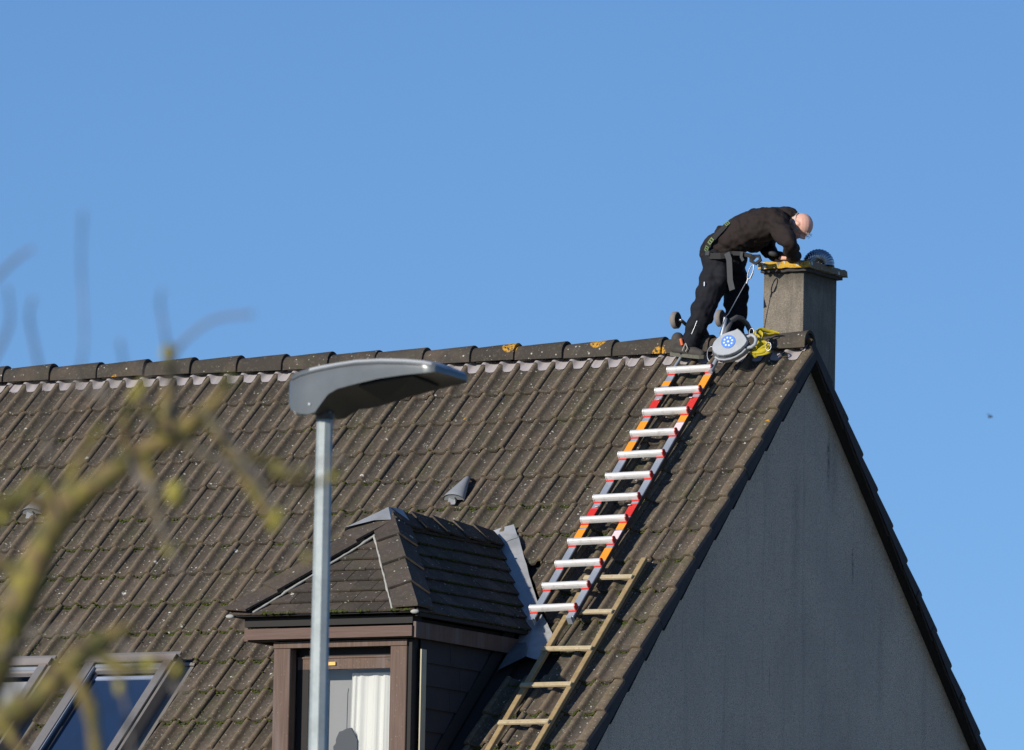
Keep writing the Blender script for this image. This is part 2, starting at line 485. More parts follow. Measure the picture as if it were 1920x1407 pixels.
# roof deck under the tiles, open where the dormer room is
mb = MB()
def slab(f, x0, x1, s0, s1, n1=-.092, n0=-.12):
    P = [f(x0, s0, n1), f(x1, s0, n1), f(x1, s1, n1), f(x0, s1, n1)]
    Q = [f(x0, s0, n0), f(x1, s0, n0), f(x1, s1, n0), f(x0, s1, n0)]
    mb.face_block(P + Q, [(0, 1, 2, 3), (7, 6, 5, 4), (0, 4, 5, 1), (1, 5, 6, 2), (2, 6, 7, 3), (3, 7, 4, 0)])
DX0, DX1 = -2.10, -1.03                    # dormer walls
slab(rf, XL, DX0 + .03, .05, SE); slab(rf, DX1 - .03, ga - .02, .05, SE)
slab(rf, DX0 + .03, DX1 - .03, .05, 2.62); slab(rf, DX0 + .03, DX1 - .03, 5.40, SE)
slab(rb, XL, ga - .02, .05, SE)
for f_ in (rf, rb):
    bd = MB(); q0 = [f_(ga + .002, .10, -.085), f_(ga + .002, SE, -.085), f_(ga + .002, SE, -.104), f_(ga + .002, .10, -.104)]
    bd.prism(q0, (.072, 0, 0)); bd.build('verge_board', M['boardshade'], house)  # dark strip added so the tile undersides look shaded
roof = mb.build('roof', M['deck'], house)

# ---- tile shapes
PITCH = .1445
PROF = [(0, -.034), (.0, -.023), (-.002, -.011), (-.009, -.003), (-.018, .001), (-.031, .0005), (-.041, -.004), (-.051, -.014), (-.062, -.025),
        (-.080, -.0305), (-.105, -.0315), (-.129, -.0295), (-.139, -.023), (-.147, -.013), (-.154, -.004), (-.163, .001), (-.176, .0005),
        (-.186, -.005), (-.196, -.015), (-.207, -.026), (-.222, -.0305), (-.252, -.031), (-.268, -.0275), (-.280, -.021), (-.290, -.018), (-.309, -.031)]
PROF = [(a_, b_ * 1.17 if b_ < 0 else b_) for a_, b_ in PROF]
LEN = .42
def tile_mesh(seed, verge=0):
    """verge=1 : right hand cloaked tile, verge=-1 : mirrored for the rear slope"""
    rnd = random.Random(seed)
    prof = [p for p in PROF if p[0] > -.311]
    if verge:
        prof = [(.040, -.118), (.040, -.03), (.030, -.012), (.014, -.003)] + prof[4:]
    V = []; n = len(prof)
    jag = [rnd.uniform(-.0035, .0035) for _ in prof]
    for i in range(1, n - 1): jag[i] = (jag[i - 1] + jag[i]) * .6
    for (px, pz), j in zip(prof, jag): V.append((px, j, pz - .020))
    for (px, pz), j in zip(prof, jag): V.append((px, j, pz - .003))
    for (px, pz), j in zip(prof, jag): V.append((px, j, pz - .003))
    for (px, pz), j in zip(prof, jag): V.append((px, j + .008, pz))
    for (px, pz), j in zip(prof, jag): V.append((px, LEN, pz - .030 + (.036 if pz < -.1 else 0)))
    F = []
    for a, b in ((0, 1), (2, 3), (3, 4)):
        for i in range(n - 1):
            F.append((a * n + i, a * n + i + 1, b * n + i + 1, b * n + i))
    if verge:                                  # inside face and end of the hanging flange
        k = len(V)
        V += [(.026, 0, -.138), (.026, 0, -.02), (.026, LEN, -.112), (.026, LEN, -.04)]
        F += [(k, k + 1, k + 3, k + 2), (0, k, k + 2, 4 * n), (k, 0, n, k + 1)]
    if verge < 0:
        V = [(-v[0], v[1], v[2]) for v in V]; F = [tuple(reversed(f)) for f in F]
    me = mesh('roof_tile' if not verge else 'verge_tile', V, F, True)
    at = me.attributes.new('roll', 'FLOAT', 'POINT')
    zz = [pz for _ in range(5) for (px, pz) in prof] + [-.04] * (len(V) - 5 * n)
    at.data.foreach_set('value', [max(0, min(1, (z + .031) / .022)) if z > -.04 else 0 for z in zz])
    bm = bmesh.new(); bm.from_mesh(me); bmesh.ops.recalc_face_normals(bm, faces=bm.faces)
    # open sheet: make sure the big face points up
    up = sum((f.normal.z * f.calc_area() for f in bm.faces))
    if up < 0: bmesh.ops.reverse_faces(bm, faces=bm.faces)
    bm.to_mesh(me); bm.free()
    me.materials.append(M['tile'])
    if verge:
        me.materials.append(M['flange'])
        for p in me.polygons:
            c = p.center
            if c.x * verge > .024 and c.z < -.022: p.material_index = 1; p.use_smooth = False
    return me
TV = [tile_mesh(s) for s in range(8)]
VV = [tile_mesh(50 + s, 1) for s in range(3)]
VB = [tile_mesh(80 + s, -1) for s in range(3)]

GAUGE, S0 = .345, .476
XR0 = -.040 + .027                          # right edge of column 0
CW = 2 * PITCH
SUN_RNG = random.Random(11)
windows = [(-4.32, -3.57, 3.64, 4.84), (-5.34, -4.59, 3.65, 4.85)]
V0 = Vector((-1.53, 2.17)); V1 = Vector((-.70, 3.46))     # right edge of the lead valley (x, s)
def side_of_valley(x, s):                    # >0: to the right of the lead
    d = V1 - V0
    return -((x - V0.x) * d.y - (s - V0.y) * d.x) / d.length * -1
def bis(me, co, no):
    bm = bmesh.new(); bm.from_mesh(me)
    bmesh.ops.bisect_plane(bm, geom=bm.verts[:] + bm.edges[:] + bm.faces[:], plane_co=co, plane_no=no, clear_outer=True)
    r = len(bm.faces); m2 = me.copy(); bm.to_mesh(m2); bm.free()
    return m2 if r else None

def row_s(r): return S0 + GAUGE * r
NR = 17
tiles = []            # (front) candidates
for r in range(NR):
    for j in range(1, 33):
        xr = XR0 - CW * j; xl = xr - CW; s1 = row_s(r); s0 = s1 - GAUGE
        xc = (xr + xl) / 2; sc = (s0 + s1) / 2
        cuts = []
        # dormer
        if DX0 < xc < DX1 - .0 and 2.5 < sc < 5.45:
            if xc > -1.35: pass
            else: continue
        hl = -1.65 - (sc - 2.28) * .655          # left valley foot
        if hl + .12 < xc < -1.65 and 2.35 < sc < 3.3: continue
        if xl < -.70 and xr > -1.70 and s1 > 2.21:
            # right of the lead valley / cheek gutter only
            if s0 < 3.60:
                d = (V1 - V0).normalized(); nrm = Vector((d.y, -d.x))
                if nrm.x < 0: nrm = -nrm
                near = max((Vector((xx, ss)) - V0).dot(nrm) for xx in (xl, xr) for ss in (s0, s1))
                far = min((Vector((xx, ss)) - V0).dot(nrm) for xx in (xl, xr) for ss in (s0, s1))
                if near < 0.03: 
                    if xc > -1.65 or s1 > 2.5: continue
                elif far < 0: cuts.append((V0, nrm))
            if s1 > 3.5 and xl < -.93:
                if xr < -.93 + .02: continue
                cuts.append((Vector((-.93, 0)), Vector((1, 0))))
        if DX0 < xc < DX1 and 2.5 < sc < 5.45: continue
        skip = False
        for (a, b, c, d) in windows:
            a2, b2, c2, d2 = a - .035, b + .075, c - .02, d + .05
            if xr > a2 and xl < b2 and s1 > c2 and s0 < d2:
                # keep the biggest remaining piece
                opts = [(xr - b2, (Vector((b2, 0)), Vector((1, 0)))), (a2 - xl, (Vector((a2, 0)), Vector((-1, 0)))),
                        ((c2 - s0) * CW / GAUGE, (Vector((0, c2)), Vector((0, -1)))), ((s1 - d2) * CW / GAUGE, (Vector((0, d2)), Vector((0, 1))))]
                best = max(opts, key=lambda o: o[0])
                if best[0] < .02: skip = True
                else: cuts.append(best[1])
        if skip: continue
        # how far inside the picture (view frustum at this place)
        P = rf(xc, sc); D = P - Vector((27.68, -55.756, -7.4356)); z = D.dot(fwd)
        u = 960 + 16464 * D.dot(right) / z; v = 703.5 - 16464 * D.dot(up) / z
        vis = -50 < u < 1990 and v < 1450
        tiles.append((0 if vis else 1, max(-u, v - 1407, 0), r, j, cuts))
tiles.sort(key=lambda t: (t[0], t[1]))
rest = bmesh.new()
def tile_matrix(f, R, xr, s, jit=True):
    rn = SUN_RNG
    P = f(xr + rn.uniform(-.0015, .0015), s + rn.uniform(-.006, .006), rn.uniform(-.0012, .003))
    return Matrix.Translation(P) @ R @ Matrix.Rotation(radians(rn.gauss(0, .45)), 4, 'Z') @ Matrix.Rotation(radians(rn.gauss(0, .35)), 4, 'Y')
print('front tiles', len(tiles), 'in view', sum(1 for t in tiles if t[0] == 0))
cnt = 0
for (hid, _, r, j, cuts) in tiles:
    me = SUN_RNG.choice(TV)
    Mx = tile_matrix(rf, RF, XR0 - CW * j, row_s(r))
    if cuts:
        inv = Mx.inverted()
        for (co, no) in cuts:
            P = rf(co.x, co.y); Nn = rf(no.x, no.y) 
            me = bis(me, inv @ P, (inv.to_3x3() @ Nn) * -1)
            if me is None: break
        if me is None: continue
    if cnt < 300 and hid == 0:
        add('roof_tile', me, None, roof, Mx); cnt += 1
    else:
        t2 = me.copy(); t2.transform(Mx); rest.from_mesh(t2)
print('tiles as objects', cnt)
# rear slope: verge tiles below, field joined
for r in range(NR):
    for j in range(1, 33):
        t2 = TV[(r * 7 + j) % 8].copy(); t2.transform(tile_matrix(rb, RB, XR0 - CW * (j + 1), row_s(r))); rest.from_mesh(t2)
rm_ = bpy.data.meshes.new('roof_tiles_joined'); rest.to_mesh(rm_); rest.free()
rm_.polygons.foreach_set('use_smooth', [True] * len(rm_.polygons))
add('tile_field', rm_, M['tile'], roof, kind='stuff')
for r in range(-1, NR):
    if r >= 0: Mx = tile_matrix(rf, RF, XR0, row_s(r)); add('verge_tile', SUN_RNG.choice(VV), None, roof, Mx)
    Mx = tile_matrix(rb, RB, XR0, row_s(r) + .285 - .02); add('verge_tile', SUN_RNG.choice(VB), None, roof, Mx)

# ---- ridge tiles: half rounds, the right hand end laps over the next one
def ridge_mesh(L, seed, end=False):
    rnd = random.Random(seed); n = 12; V = []; F = []
    rows = [(-.03, .80), (.0, .815), (L * .5, .91), (L - .02, .985), (L, 1.0), (L + .006, .99)]
    for (xx, k) in rows:
        for i in range(n + 1):
            a = -pi / 2 + pi * i / n
            yy = .096 * k * (sin(a)); zz = -.074 + (.132 * k) * (max(0, cos(a)) ** .75)
            V.append((xx + rnd.uniform(-.0015, .0015), yy, zz + (-.006 if xx < 0 else 0)))
    m = n + 1
    for r in range(len(rows) - 1):
        for i in range(n): F.append((r * m + i, r * m + i + 1, (r + 1) * m + i + 1, (r + 1) * m + i))
    b = len(V)                                   # thickness at the lapping end
    for i in range(n + 1):
        a = -pi / 2 + pi * i / n
        V.append((L + .006, .077 * sin(a), -.074 + .111 * (max(0, cos(a)) ** .75)))
    for i in range(n): F.append(((len(rows) - 1) * m + i, (len(rows) - 1) * m + i + 1, b + i + 1, b + i))
    c = len(V)
    for i in range(n + 1):
        a = -pi / 2 + pi * i / n
        V.append((.05, .067 * sin(a), -.082 + .096 * (max(0, cos(a)) ** .75)))
    for i in range(n): F.append((b + i, b + i + 1, c + i + 1, c + i))
    me = mesh('ridge_tile', V, F, True)
    bm = bmesh.new(); bm.from_mesh(me)
    for e in bm.edges:
        if e.is_boundary: pass
        elif abs(e.verts[0].co.x - e.verts[1].co.x) < .01 and e.verts[0].co.x > L - .001 and len(e.link_faces) == 2 and e.calc_face_angle(0) > .6: e.smooth = False
    bm.to_mesh(me); bm.free()
    return me
joints = [-.034, -.425, -.81, -1.191, -1.589, -1.989, -2.393, -2.754, -3.148, -3.548, -3.941, -4.329, -4.714, -5.111, -5.511, -5.92, -6.332, -6.738,
          -7.13, -7.53, -7.92, -8.32, -8.71, -9.11, -9.5]
for i in range(len(joints) - 1):
    x1, x0 = joints[i], joints[i + 1]
    rn = random.Random(i)
    add('ridge_tile', ridge_mesh(x1 - x0, i), M['ridge'], roof,
        Matrix.Translation((x0, rn.uniform(-.002, .002), rn.uniform(-.003, .003))) @ Matrix.Rotation(radians(rn.gauss(0, .35)), 4, 'Y') @ Matrix.Rotation(radians(rn.gauss(0, .3)), 4, 'Z'))
# end cap under the last ridge tile
cap = MB().prism([(-.045, -.080 * cos(a), -.086 + .118 * max(0, sin(a)) ** .75) for a in [pi * i / 10 for i in range(11)]], (-.02, 0, 0))
cap.build('ridge_end_disc', M['flange'], roof)

def prof_z(x):                                # height of the tile surface at ridge coordinate x
    u = ((x - XR0) % CW) - CW
    pts = sorted([p for p in PROF if p != PROF[0] and p[0] >= -CW - .001] + [(-CW, -.0335)])
    for a, b in zip(pts, pts[1:]):
        if a[0] <= u <= b[0]: return a[1] + (b[1] - a[1]) * (u - a[0]) / max(1e-6, b[0] - a[0])
    return -.033
# scalloped flashing below the ridge tiles, in metre lengths
x = -.03; k = 0
while x > -9.3:
    L = 1.0; V = []; F = []; n = int(L / .012)
    for i in range(n + 1):
        xx = x - L * i / n
        z = prof_z(xx); roll = max(0, min(1, (z + .031) / .024))
        sl = .184 - .058 * roll + .003 * noise.noise(Vector((xx * 9, k, 0)))
        for t in (0, .5, 1):
            s = .045 + (sl - .045) * t
            zz = -.026 * (1 - s / .476) * 0 + z - .021 * (s_ * 0 + 1) * ((.476 - s) / .345) + .006 + (.001 if k % 2 else 0)
            V.append(rf(xx, s, zz + (.002 if t < 1 else -.001)))
    for i in range(n):
        for t in range(2): F.append((i * 3 + t, i * 3 + t + 1, (i + 1) * 3 + t + 1, (i + 1) * 3 + t))
    o = add('ridge_flashing', mesh('ridge_flashing', V, F, True), M['flash'], roof)
    x -= L - .03; k += 1

# ---- moss in the joints: small cushions, too many to count
mossr = random.Random(5)
mbm = bmesh.new()
ico = bmesh.new(); bmesh.ops.create_icosphere(ico, subdivisions=1, radius=1.0); 
icoV = [v.co.copy() for v in ico.verts]; icoF = [tuple(v.index for v in f.verts) for f in ico.faces]; ico.free()
MV, MF = [], []
def cushion(P, R, r, flat=.6):
    n = len(MV)
    sx, sy = r * mossr.uniform(.8, 1.8), r * mossr.uniform(.6, 1.1)
    for v in icoV:
        q = Vector((v.x * sx, v.y * sy, v.z * r * flat)) * mossr.uniform(.75, 1.2)
        MV.append(P + R @ q)
    MF.extend([tuple(i + n for i in f) for f in icoF])
R3 = RF.to_3x3()
for r in range(NR):
    s1 = row_s(r)
    if s1 > 5.3: continue
    for i in range(950):
        x = -.06 - mossr.random() * 6.9
        if DX0 - .05 < x < -.9 and s1 > 2.5: continue
        if any(a - .05 < x < b + .09 and c < s1 < d for a, b, c, d in windows): continue
        dens = noise.noise(Vector((x * .9, r * .8, 3.3))) + .10 * min(r, 10) - .54 + (.30 if x < -2.6 and r > 5 else 0) + (.18 if -1.0 < x < -.3 and r > 6 else 0)
        loc = noise.noise(Vector((x * 7.5, r * 3.1, 1.0)))
        if dens + loc * .55 < mossr.uniform(-.1, .35): continue
        z = prof_z(x)
        if z > -.018 and mossr.random() < .8: continue
        cushion(rf(x, s1 + mossr.uniform(.000, .012), z - .018 + mossr.uniform(-.004, .004)), R3, mossr.uniform(.005, .0115), .7)
        if mossr.random() < .12: cushion(rf(x, s1 + mossr.uniform(.01, .05), z - .026 + .004), R3, mossr.uniform(.005, .010), .5)
# along the side joints
for i in range(900):
    j = mossr.randrange(1, 24); x = XR0 - CW * j + .004; s = mossr.uniform(1.6, 5.0)
    if DX0 - .05 < x < -.85 and s > 2.3: continue
    if any(a - .05 < x < b + .09 and c - .05 < s < d for a, b, c, d in windows): continue
    if noise.noise(Vector((x * 3, s * 1.6, 9))) + .12 * (s - 3.2) < .12: continue
    cushion(rf(x, s, -.030), R3, mossr.uniform(.004, .008), .8)
moss_me = mesh('moss', MV, MF, True)
add('moss', moss_me, M['moss'], roof, kind='stuff')

# ------------------------------------------------------------------ chimney
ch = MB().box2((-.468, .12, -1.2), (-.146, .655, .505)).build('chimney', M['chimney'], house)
bevel(ch, .006, 2)
def rough_box(a, b, name, mat, parent, amp=.006, cell=.02, seed=0):
    bm = bmesh.new(); bmesh.ops.create_cube(bm, size=1.0)
    for v in bm.verts:
        v.co = Vector([(a[i] + b[i]) / 2 + v.co[i] * abs(b[i] - a[i]) for i in range(3)])
    bmesh.ops.subdivide_edges(bm, edges=bm.edges[:], cuts=int(max(abs(b[i] - a[i]) for i in range(3)) / cell), use_grid_fill=True)
    bmesh.ops.remove_doubles(bm, verts=bm.verts, dist=1e-5)
    for v in bm.verts:
        v.co += Vector([noise.noise(v.co * 22 + Vector((seed, k * 7, 0))) for k in range(3)]) * amp
    me = bpy.data.meshes.new(name); bm.to_mesh(me); bm.free()
    me.polygons.foreach_set('use_smooth', [True] * len(me.polygons))
    return add(name, me, mat, parent)
rough_box((-.486, .06, .528), (-.085, .705, .574), 'chimney_cap', M['cap'], ch, .008, .016, 2)
rough_box((-.478, .085, .503), (-.115, .68, .529), 'cap_bedding', M['flange'], ch, .006, .02, 4)
# bent ribbed flue liner on the cap
V = []; F = []; nU, nV = 64, 18
ctr = Vector((-.150, .36, .578)); ax = Vector((.93, .36, 0)).normalized(); Rm, rr = .060, .056
for i in range(nU + 1):
    a = pi * 1.02 * i / nU
    c = ctr + ax * (-cos(a) * Rm) + Vector((0, 0, 1)) * sin(a) * Rm
    rad = ax * -cos(a) + Vector((0, 0, 1)) * sin(a); b = ax.cross(Vector((0, 0, 1)))
    r2 = rr * (1 + (.03 if i % 4 < 2 else -.02))
    for k in range(nV):
        t = 2 * pi * k / nV; V.append(c + (rad * cos(t) + b * sin(t)) * r2)
for i in range(nU):
    for k in range(nV): F.append((i * nV + k, i * nV + (k + 1) % nV, (i + 1) * nV + (k + 1) % nV, (i + 1) * nV + k))
add('flue_liner', mesh('flue_liner', V, F, True), M['liner'], ch)

# ------------------------------------------------------------------ dormer
EX0, EX1, EZ, EY = -2.37, -.93, -2.29, -4.10          # eaves
AX, AY, AZ = -1.65, -3.18, -1.54                      # hip apex / ridge
RY = AZ * c_ / s_                                     # where its ridge runs into the main roof
mb = MB()
yw = -3.97
# cheeks down to the main roof (right one faces the camera)
def cheek(x0, x1):
    zf = yw * s_ / c_ - .05
    poly = [(x0, yw + .1, EZ - .02), (x0, EZ * c_ / s_, EZ - .02), (x0, yw + .1, zf)]
    return poly
mb.prism(cheek(DX1, 0), (-.06, 0, 0)); mb.prism(cheek(DX0, 0), (.06, 0, 0))
mb.box2((DX0, yw + .04, -2.50), (DX1, yw + .12, EZ - .03))
dormer = mb.build('dormer', M['boardshade'], house)
# boxed eaves: soffit, fascia
MB().box2((-2.30, -4.03, -2.355), (-.99, -3.9, -2.30)).build('eaves_board', M['boardshade'], dormer)
MB().box2((-2.273, -4.052, -2.445), (-.983, -4.03, -2.372)).build('fascia', M['fascia'], dormer)
MB().box2((-2.30, -4.03, -2.452), (-2.273, -2.9, -2.362)).build('fascia', M['fascia'], dormer)
MB().box2((-.983, -4.03, -2.452), (-.962, -2.52, -2.345)).build('fascia', M['brown'], dormer)
MB().box2((-2.273, -4.03, -2.450), (-.983, -3.90, -2.440)).build('soffit', M['boardshade'], dormer)
MB().box2((-1.03, -3.90, -2.450), (-.983, -2.55, -2.440)).build('soffit', M['boardshade'], dormer)
# window surround
sur = MB().box2((DX0, -3.975, -2.500), (-1.062, -3.90, -2.458)).build('lintel', M['brown'], dormer)
for a, b in ((-2.100, -1.972), (-1.190, -1.062)):
    bevel(MB().box2((a, -3.97, -3.62), (b, -3.88, -2.502)).build('post', M['brown'], dormer), .004, 1)
MB().box2((-1.062, -3.955, -3.62), (-1.031, -3.87, -2.46)).build('corner_board', M['boardshade'], dormer)  # dark strip painting the shaded return of the post
MB().box2((DX0, -4.0, -3.66), (-1.05, -3.86, -3.60)).build('sill', M['brown'], dormer)
MB().box2((-1.005, -3.885, -3.60), (-.995, -3.815, -2.520)).build('trim_strip', M['beige'], dormer)
# sash
win = MB()
win.box2((-1.972, -3.86, -2.64), (-1.180, -3.80, -2.553))
win.box2((-1.972, -3.868, -2.566), (-1.180, -3.859, -2.556))
w = win.build('window_sash', M['brown'], dormer)
MB().box2((-1.972, -3.86, -3.6), (-1.885, -3.80, -2.641)).box2((-1.183, -3.85, -3.6), (-1.170, -3.80, -2.641)).box2((-1.884, -3.86, -3.6), (-1.184, -3.80, -3.53)).build('sash_stile', M['boardshade'], dormer)  # sash bars coloured near black for the shade inside the opening
MB().box2((-1.972, -3.845, -2.552), (-1.190, -3.79, -2.50)).build('window_head', M['boardshade'], dormer)  # painted dark as the recess shadow above the sash
add('pane', mesh('pane', [(-1.884, -3.83, -3.53), (-1.184, -3.83, -3.53), (-1.184, -3.83, -2.641), (-1.884, -3.83, -2.641)], [(0, 1, 2, 3)]), M['glass'], dormer)
MB().box2((-1.728, -3.8725, -2.615), (-1.672, -3.861, -2.592)).build('window_label', M['brass'], dormer)
MB().prism([(-1.285, -3.8615, -2.585), (-1.262, -3.8615, -2.575), (-1.240, -3.8615, -2.585), (-1.262, -3.8615, -2.595)], (0, .002, 0)).build('catch_plate', M['black'], dormer)
# behind the pane: flat grey panel, dark shape with an upright rod, and a curtain
MB().box2((DX0 + .07, -3.68, -3.75), (DX1 - .07, -3.665, EZ - .17)).build('inner_panel', M['screen'], dormer)
V = []; F = []; n = 90
for i in range(n + 1):
    u = i / n; x = -1.612 + u * .44
    y = -3.74 + .010 * sin(u * 33 + 5.5 * sin(u * 4.1) + 2 * sin(u * 11)) + .005 * noise.noise(Vector((u * 40, 0, 0)))
    for k, z in enumerate((-2.66, -2.68, -2.85, -3.1, -3.35, -3.62)):
        V.append((x + (0, .0, -.004, -.010, -.014, -.016)[k] * (1 - u), -3.74 + (y + 3.74) * (.55, .65, .9, 1, 1.1, 1.2)[k], z))
for i in range(n):
    for k in range(5): F.append((i * 6 + k, i * 6 + k + 1, i * 6 + k + 7, i * 6 + k + 6))
add('curtain', mesh('curtain', V, F, True), M['curtain'], dormer)
prof = [(-1.86, -3.6), (-1.62, -3.6), (-1.55, -3.6), (-1.55, -3.12), (-1.60, -3.035), (-1.635, -3.04), (-1.665, -3.055), (-1.69, -3.06), (-1.715, -3.11), (-1.715, -3.14), (-1.735, -3.16), (-1.73, -3.20), (-1.86, -3.195)]
MB().prism([(a, -3.765, b) for a, b in prof], (0, .02, 0)).build('dark_shape', M['black'], dormer)
MB().tube([(-1.640, -3.75, -3.10), (-1.638, -3.75, -2.80), (-1.632, -3.75, -2.765)], .003, 6).build('thin_rod', M['black'], dormer)

# ---- plain tiles, hip tiles of the dormer roof
def clip(poly, a, b):            # keep the left of a->b (2D)
    res = []
    for i in range(len(poly)):
        p, q = poly[i], poly[(i + 1) % len(poly)]
        sp = (b[0] - a[0]) * (p[1] - a[1]) - (b[1] - a[1]) * (p[0] - a[0])
        sq = (b[0] - a[0]) * (q[1] - a[1]) - (b[1] - a[1]) * (q[0] - a[0])
        if sp >= 0: res.append(p)
        if sp * sq < 0:
            t = sp / (sp - sq); res.append((p[0] + (q[0] - p[0]) * t, p[1] + (q[1] - p[1]) * t))
    return res
def plain_slope(O, U, Vv, region, seed, width=.165, gauge=.13, thick=.013, joined=False, extend=0):
    """O origin at the eaves, U along them, Vv up the slope; region = convex polygon (u, v), counter-clockwise"""
    Nn = U.cross(Vv).normalized()
    if Nn.z < 0: Nn = -Nn
    rnd = random.Random(seed); us = [p[0] for p in region]; vs = [p[1] for p in region]
    r = 0; v0 = min(vs); big = MB()
    while v0 + r * gauge < max(vs):
        va = v0 + r * gauge; vb = va + gauge + .035
        u = min(us) - width * (.5 if r % 2 else 0)
        while u < max(us):
            g = .0018
            poly = [(u + g, va + rnd.uniform(-.003, .003)), (u + width - g, va + rnd.uniform(-.003, .003)), (u + width - g, vb), (u + g, vb)]
            for i in range(len(region)):
                a, b = region[i], region[(i + 1) % len(region)]
                if poly: poly = clip(poly, a, b)
            if len(poly) >= 3:
                lift = rnd.uniform(0, .004); tw = rnd.uniform(-.003, .003)
                def pt(p): 
                    k = (p[1] - va) / (vb - va)
                    return O + U * p[0] + Vv * p[1] + Nn * (.024 - .023 * k + lift * (1 - k) + tw * ((p[0] - u) / width - .5))
                top = [pt(p) for p in poly]
                mbx = big if joined else MB()
                mbx.prism(top, -Nn * thick)
                if not joined: add('plain_tile', mbx.mesh('plain_tile'), M['tile2'], dormer)
            u += width
        r += 1
    if joined: add('tile_field', big.mesh('tile_field'), M['tile2'], dormer, kind='stuff')
A = Vector((AX, AY, AZ)); EL = Vector((EX0, EY, EZ)); ER = Vector((EX1, EY, EZ))
Vf = (A - (EL + ER) / 2); Lf = Vf.length; Vf.normalize()
U = Vector((1, 0, 0))
plain_slope(EL, U, Vf, [(0, 0), (EX1 - EX0, 0), (AX - EX0, Lf)], 3)
# right slope: u runs toward +y
RT = Vector((AX, RY, AZ)); EB = Vector((EX1, EZ * c_ / s_, EZ))
Vr = Vector((AX - EX1, 0, AZ - EZ)); Lr = Vr.length; Vr.normalize()
Uy = Vector((0, 1, 0))
plain_slope(ER, Uy, Vr, [(0, 0), (EB.y - EY + .06, 0), (RT.y - EY + .06, Lr), (AY - EY, Lr)], 4)
Vl = Vector((AX - EX0, 0, AZ - EZ)).normalized()
plain_slope(EL, Uy, Vl, [(0, 0), (EB.y - EY, 0), (RT.y - EY, Lr), (AY - EY, Lr)], 5, joined=True)
# boarding below the plain tiles
nf = U.cross(Vf).normalized()
MB().face_block([EL, ER, A, Vector((EX0, EB.y, EZ)), EB, RT, Vector((AX, AY, AZ))], [(0, 1, 2), (1, 4, 5, 2), (0, 2, 5, 3)]).build('sarking', M['deck'], dormer)
# hip tiles: two wings over the hip line
def hip_run(a, b, n1, n2, count, wallmat='mortar', wing=.135, name='hip_tile', raise_=.044, step=.018, mortar=True, mat='tile2'):
    d = (b - a); L = d.length / count; d = d.normalized()
    top = (n1 + n2).normalized()
    w1 = d.cross(n1).normalized(); w2 = d.cross(n2).normalized()
    if w1.dot(n2) > 0: w1 = -w1          # wing 1 lies on slope 1, pointing away from slope 2
    if w2.dot(n1) > 0: w2 = -w2
    for i in range(count):
        rnd = random.Random(i + int(a.x * 100))
        p0 = a + d * (L * i - (.05 if i else 0)); p1 = a + d * (L * (i + 1) + .012)
        q = []
        for p, h in ((p0, raise_ - .004), (p1, raise_ + step)):
            hh = h + rnd.uniform(-.002, .003)
            e1 = p + w1 * wing + n1 * hh; e2 = p + w2 * wing + n2 * hh
            if mortar:
                for e in (e1, e2):
                    if e.z < EZ + .045: e -= d * ((e.z - EZ - .045) / d.z)
            q.append([e1, p + top * (hh + .010), e2])
        t = .016
        V = q[0] + q[1] + [v - n * t for v, n in zip(q[0], (n1, top, n2))] + [v - n * t for v, n in zip(q[1], (n1, top, n2))]
        F = [(0, 1, 4, 3), (1, 2, 5, 4), (6, 9, 10, 7), (7, 10, 11, 8), (0, 3, 9, 6), (2, 8, 11, 5), (0, 6, 7, 1), (1, 7, 8, 2), (3, 4, 10, 9), (4, 5, 11, 10)]
        MB().face_block(V, F).build(name, M[mat], dormer)
    if mortar:
        for (wv, nn) in ((w1, n1), (w2, n2)):
            b2 = b - d * max(0, ((b + wv * wing).z - EZ - .035) / d.z) if (b + wv * wing).z < EZ + .035 else b
            wl = [a + wv * (wing - .012), b2 + wv * (wing - .012)]
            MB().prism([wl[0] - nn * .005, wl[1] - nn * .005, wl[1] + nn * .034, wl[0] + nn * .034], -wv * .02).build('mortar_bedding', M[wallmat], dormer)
            pts = []; rad = []
            kk = 40
            for i in range(kk + 1):
                p = a + d * ((b - a).length * (i / kk))
                if (p + wv * wing).z < EZ + .012: break
                ph = (i / kk * count) % 1
                pts.append(p + wv * (wing + .010 + .004 * noise.noise(p * 20)) + nn * (.020 + .004 * ph))
                rad.append(.0065 + .004 * ph + .003 * noise.noise(p * 30))
            MB().tube(pts, rad, 6).build('mortar_bedding', M['mortar'], dormer)
n_f = U.cross(Vf).normalized(); n_f = n_f if n_f.z > 0 else -n_f
n_r = Uy.cross(Vr).normalized(); n_r = n_r if n_r.z > 0 else -n_r
n_l = Uy.cross(Vl).normalized(); n_l = n_l if n_l.z > 0 else -n_l
hip_run(A + Vector((.01, -.01, 0)), ER, n_f, n_r, 4)
hip_run(A + Vector((-.01, -.01, 0)), EL, n_f, n_l, 4, wallmat='boardshade', raise_=.052)  # left hip bedding coloured near black for the shadow under the wings
hip_run(RT, A, n_l, n_r, 5, wing=.12, name='dormer_ridge_tile', mortar=False)
# mortar pads closing both hip feet
for P in (EL, ER):
    MB().ball(P + Vector((0, -.01, .004)), (.035, .016, .015), 8, 6).build('mortar_pad', M['mortar'], dormer)
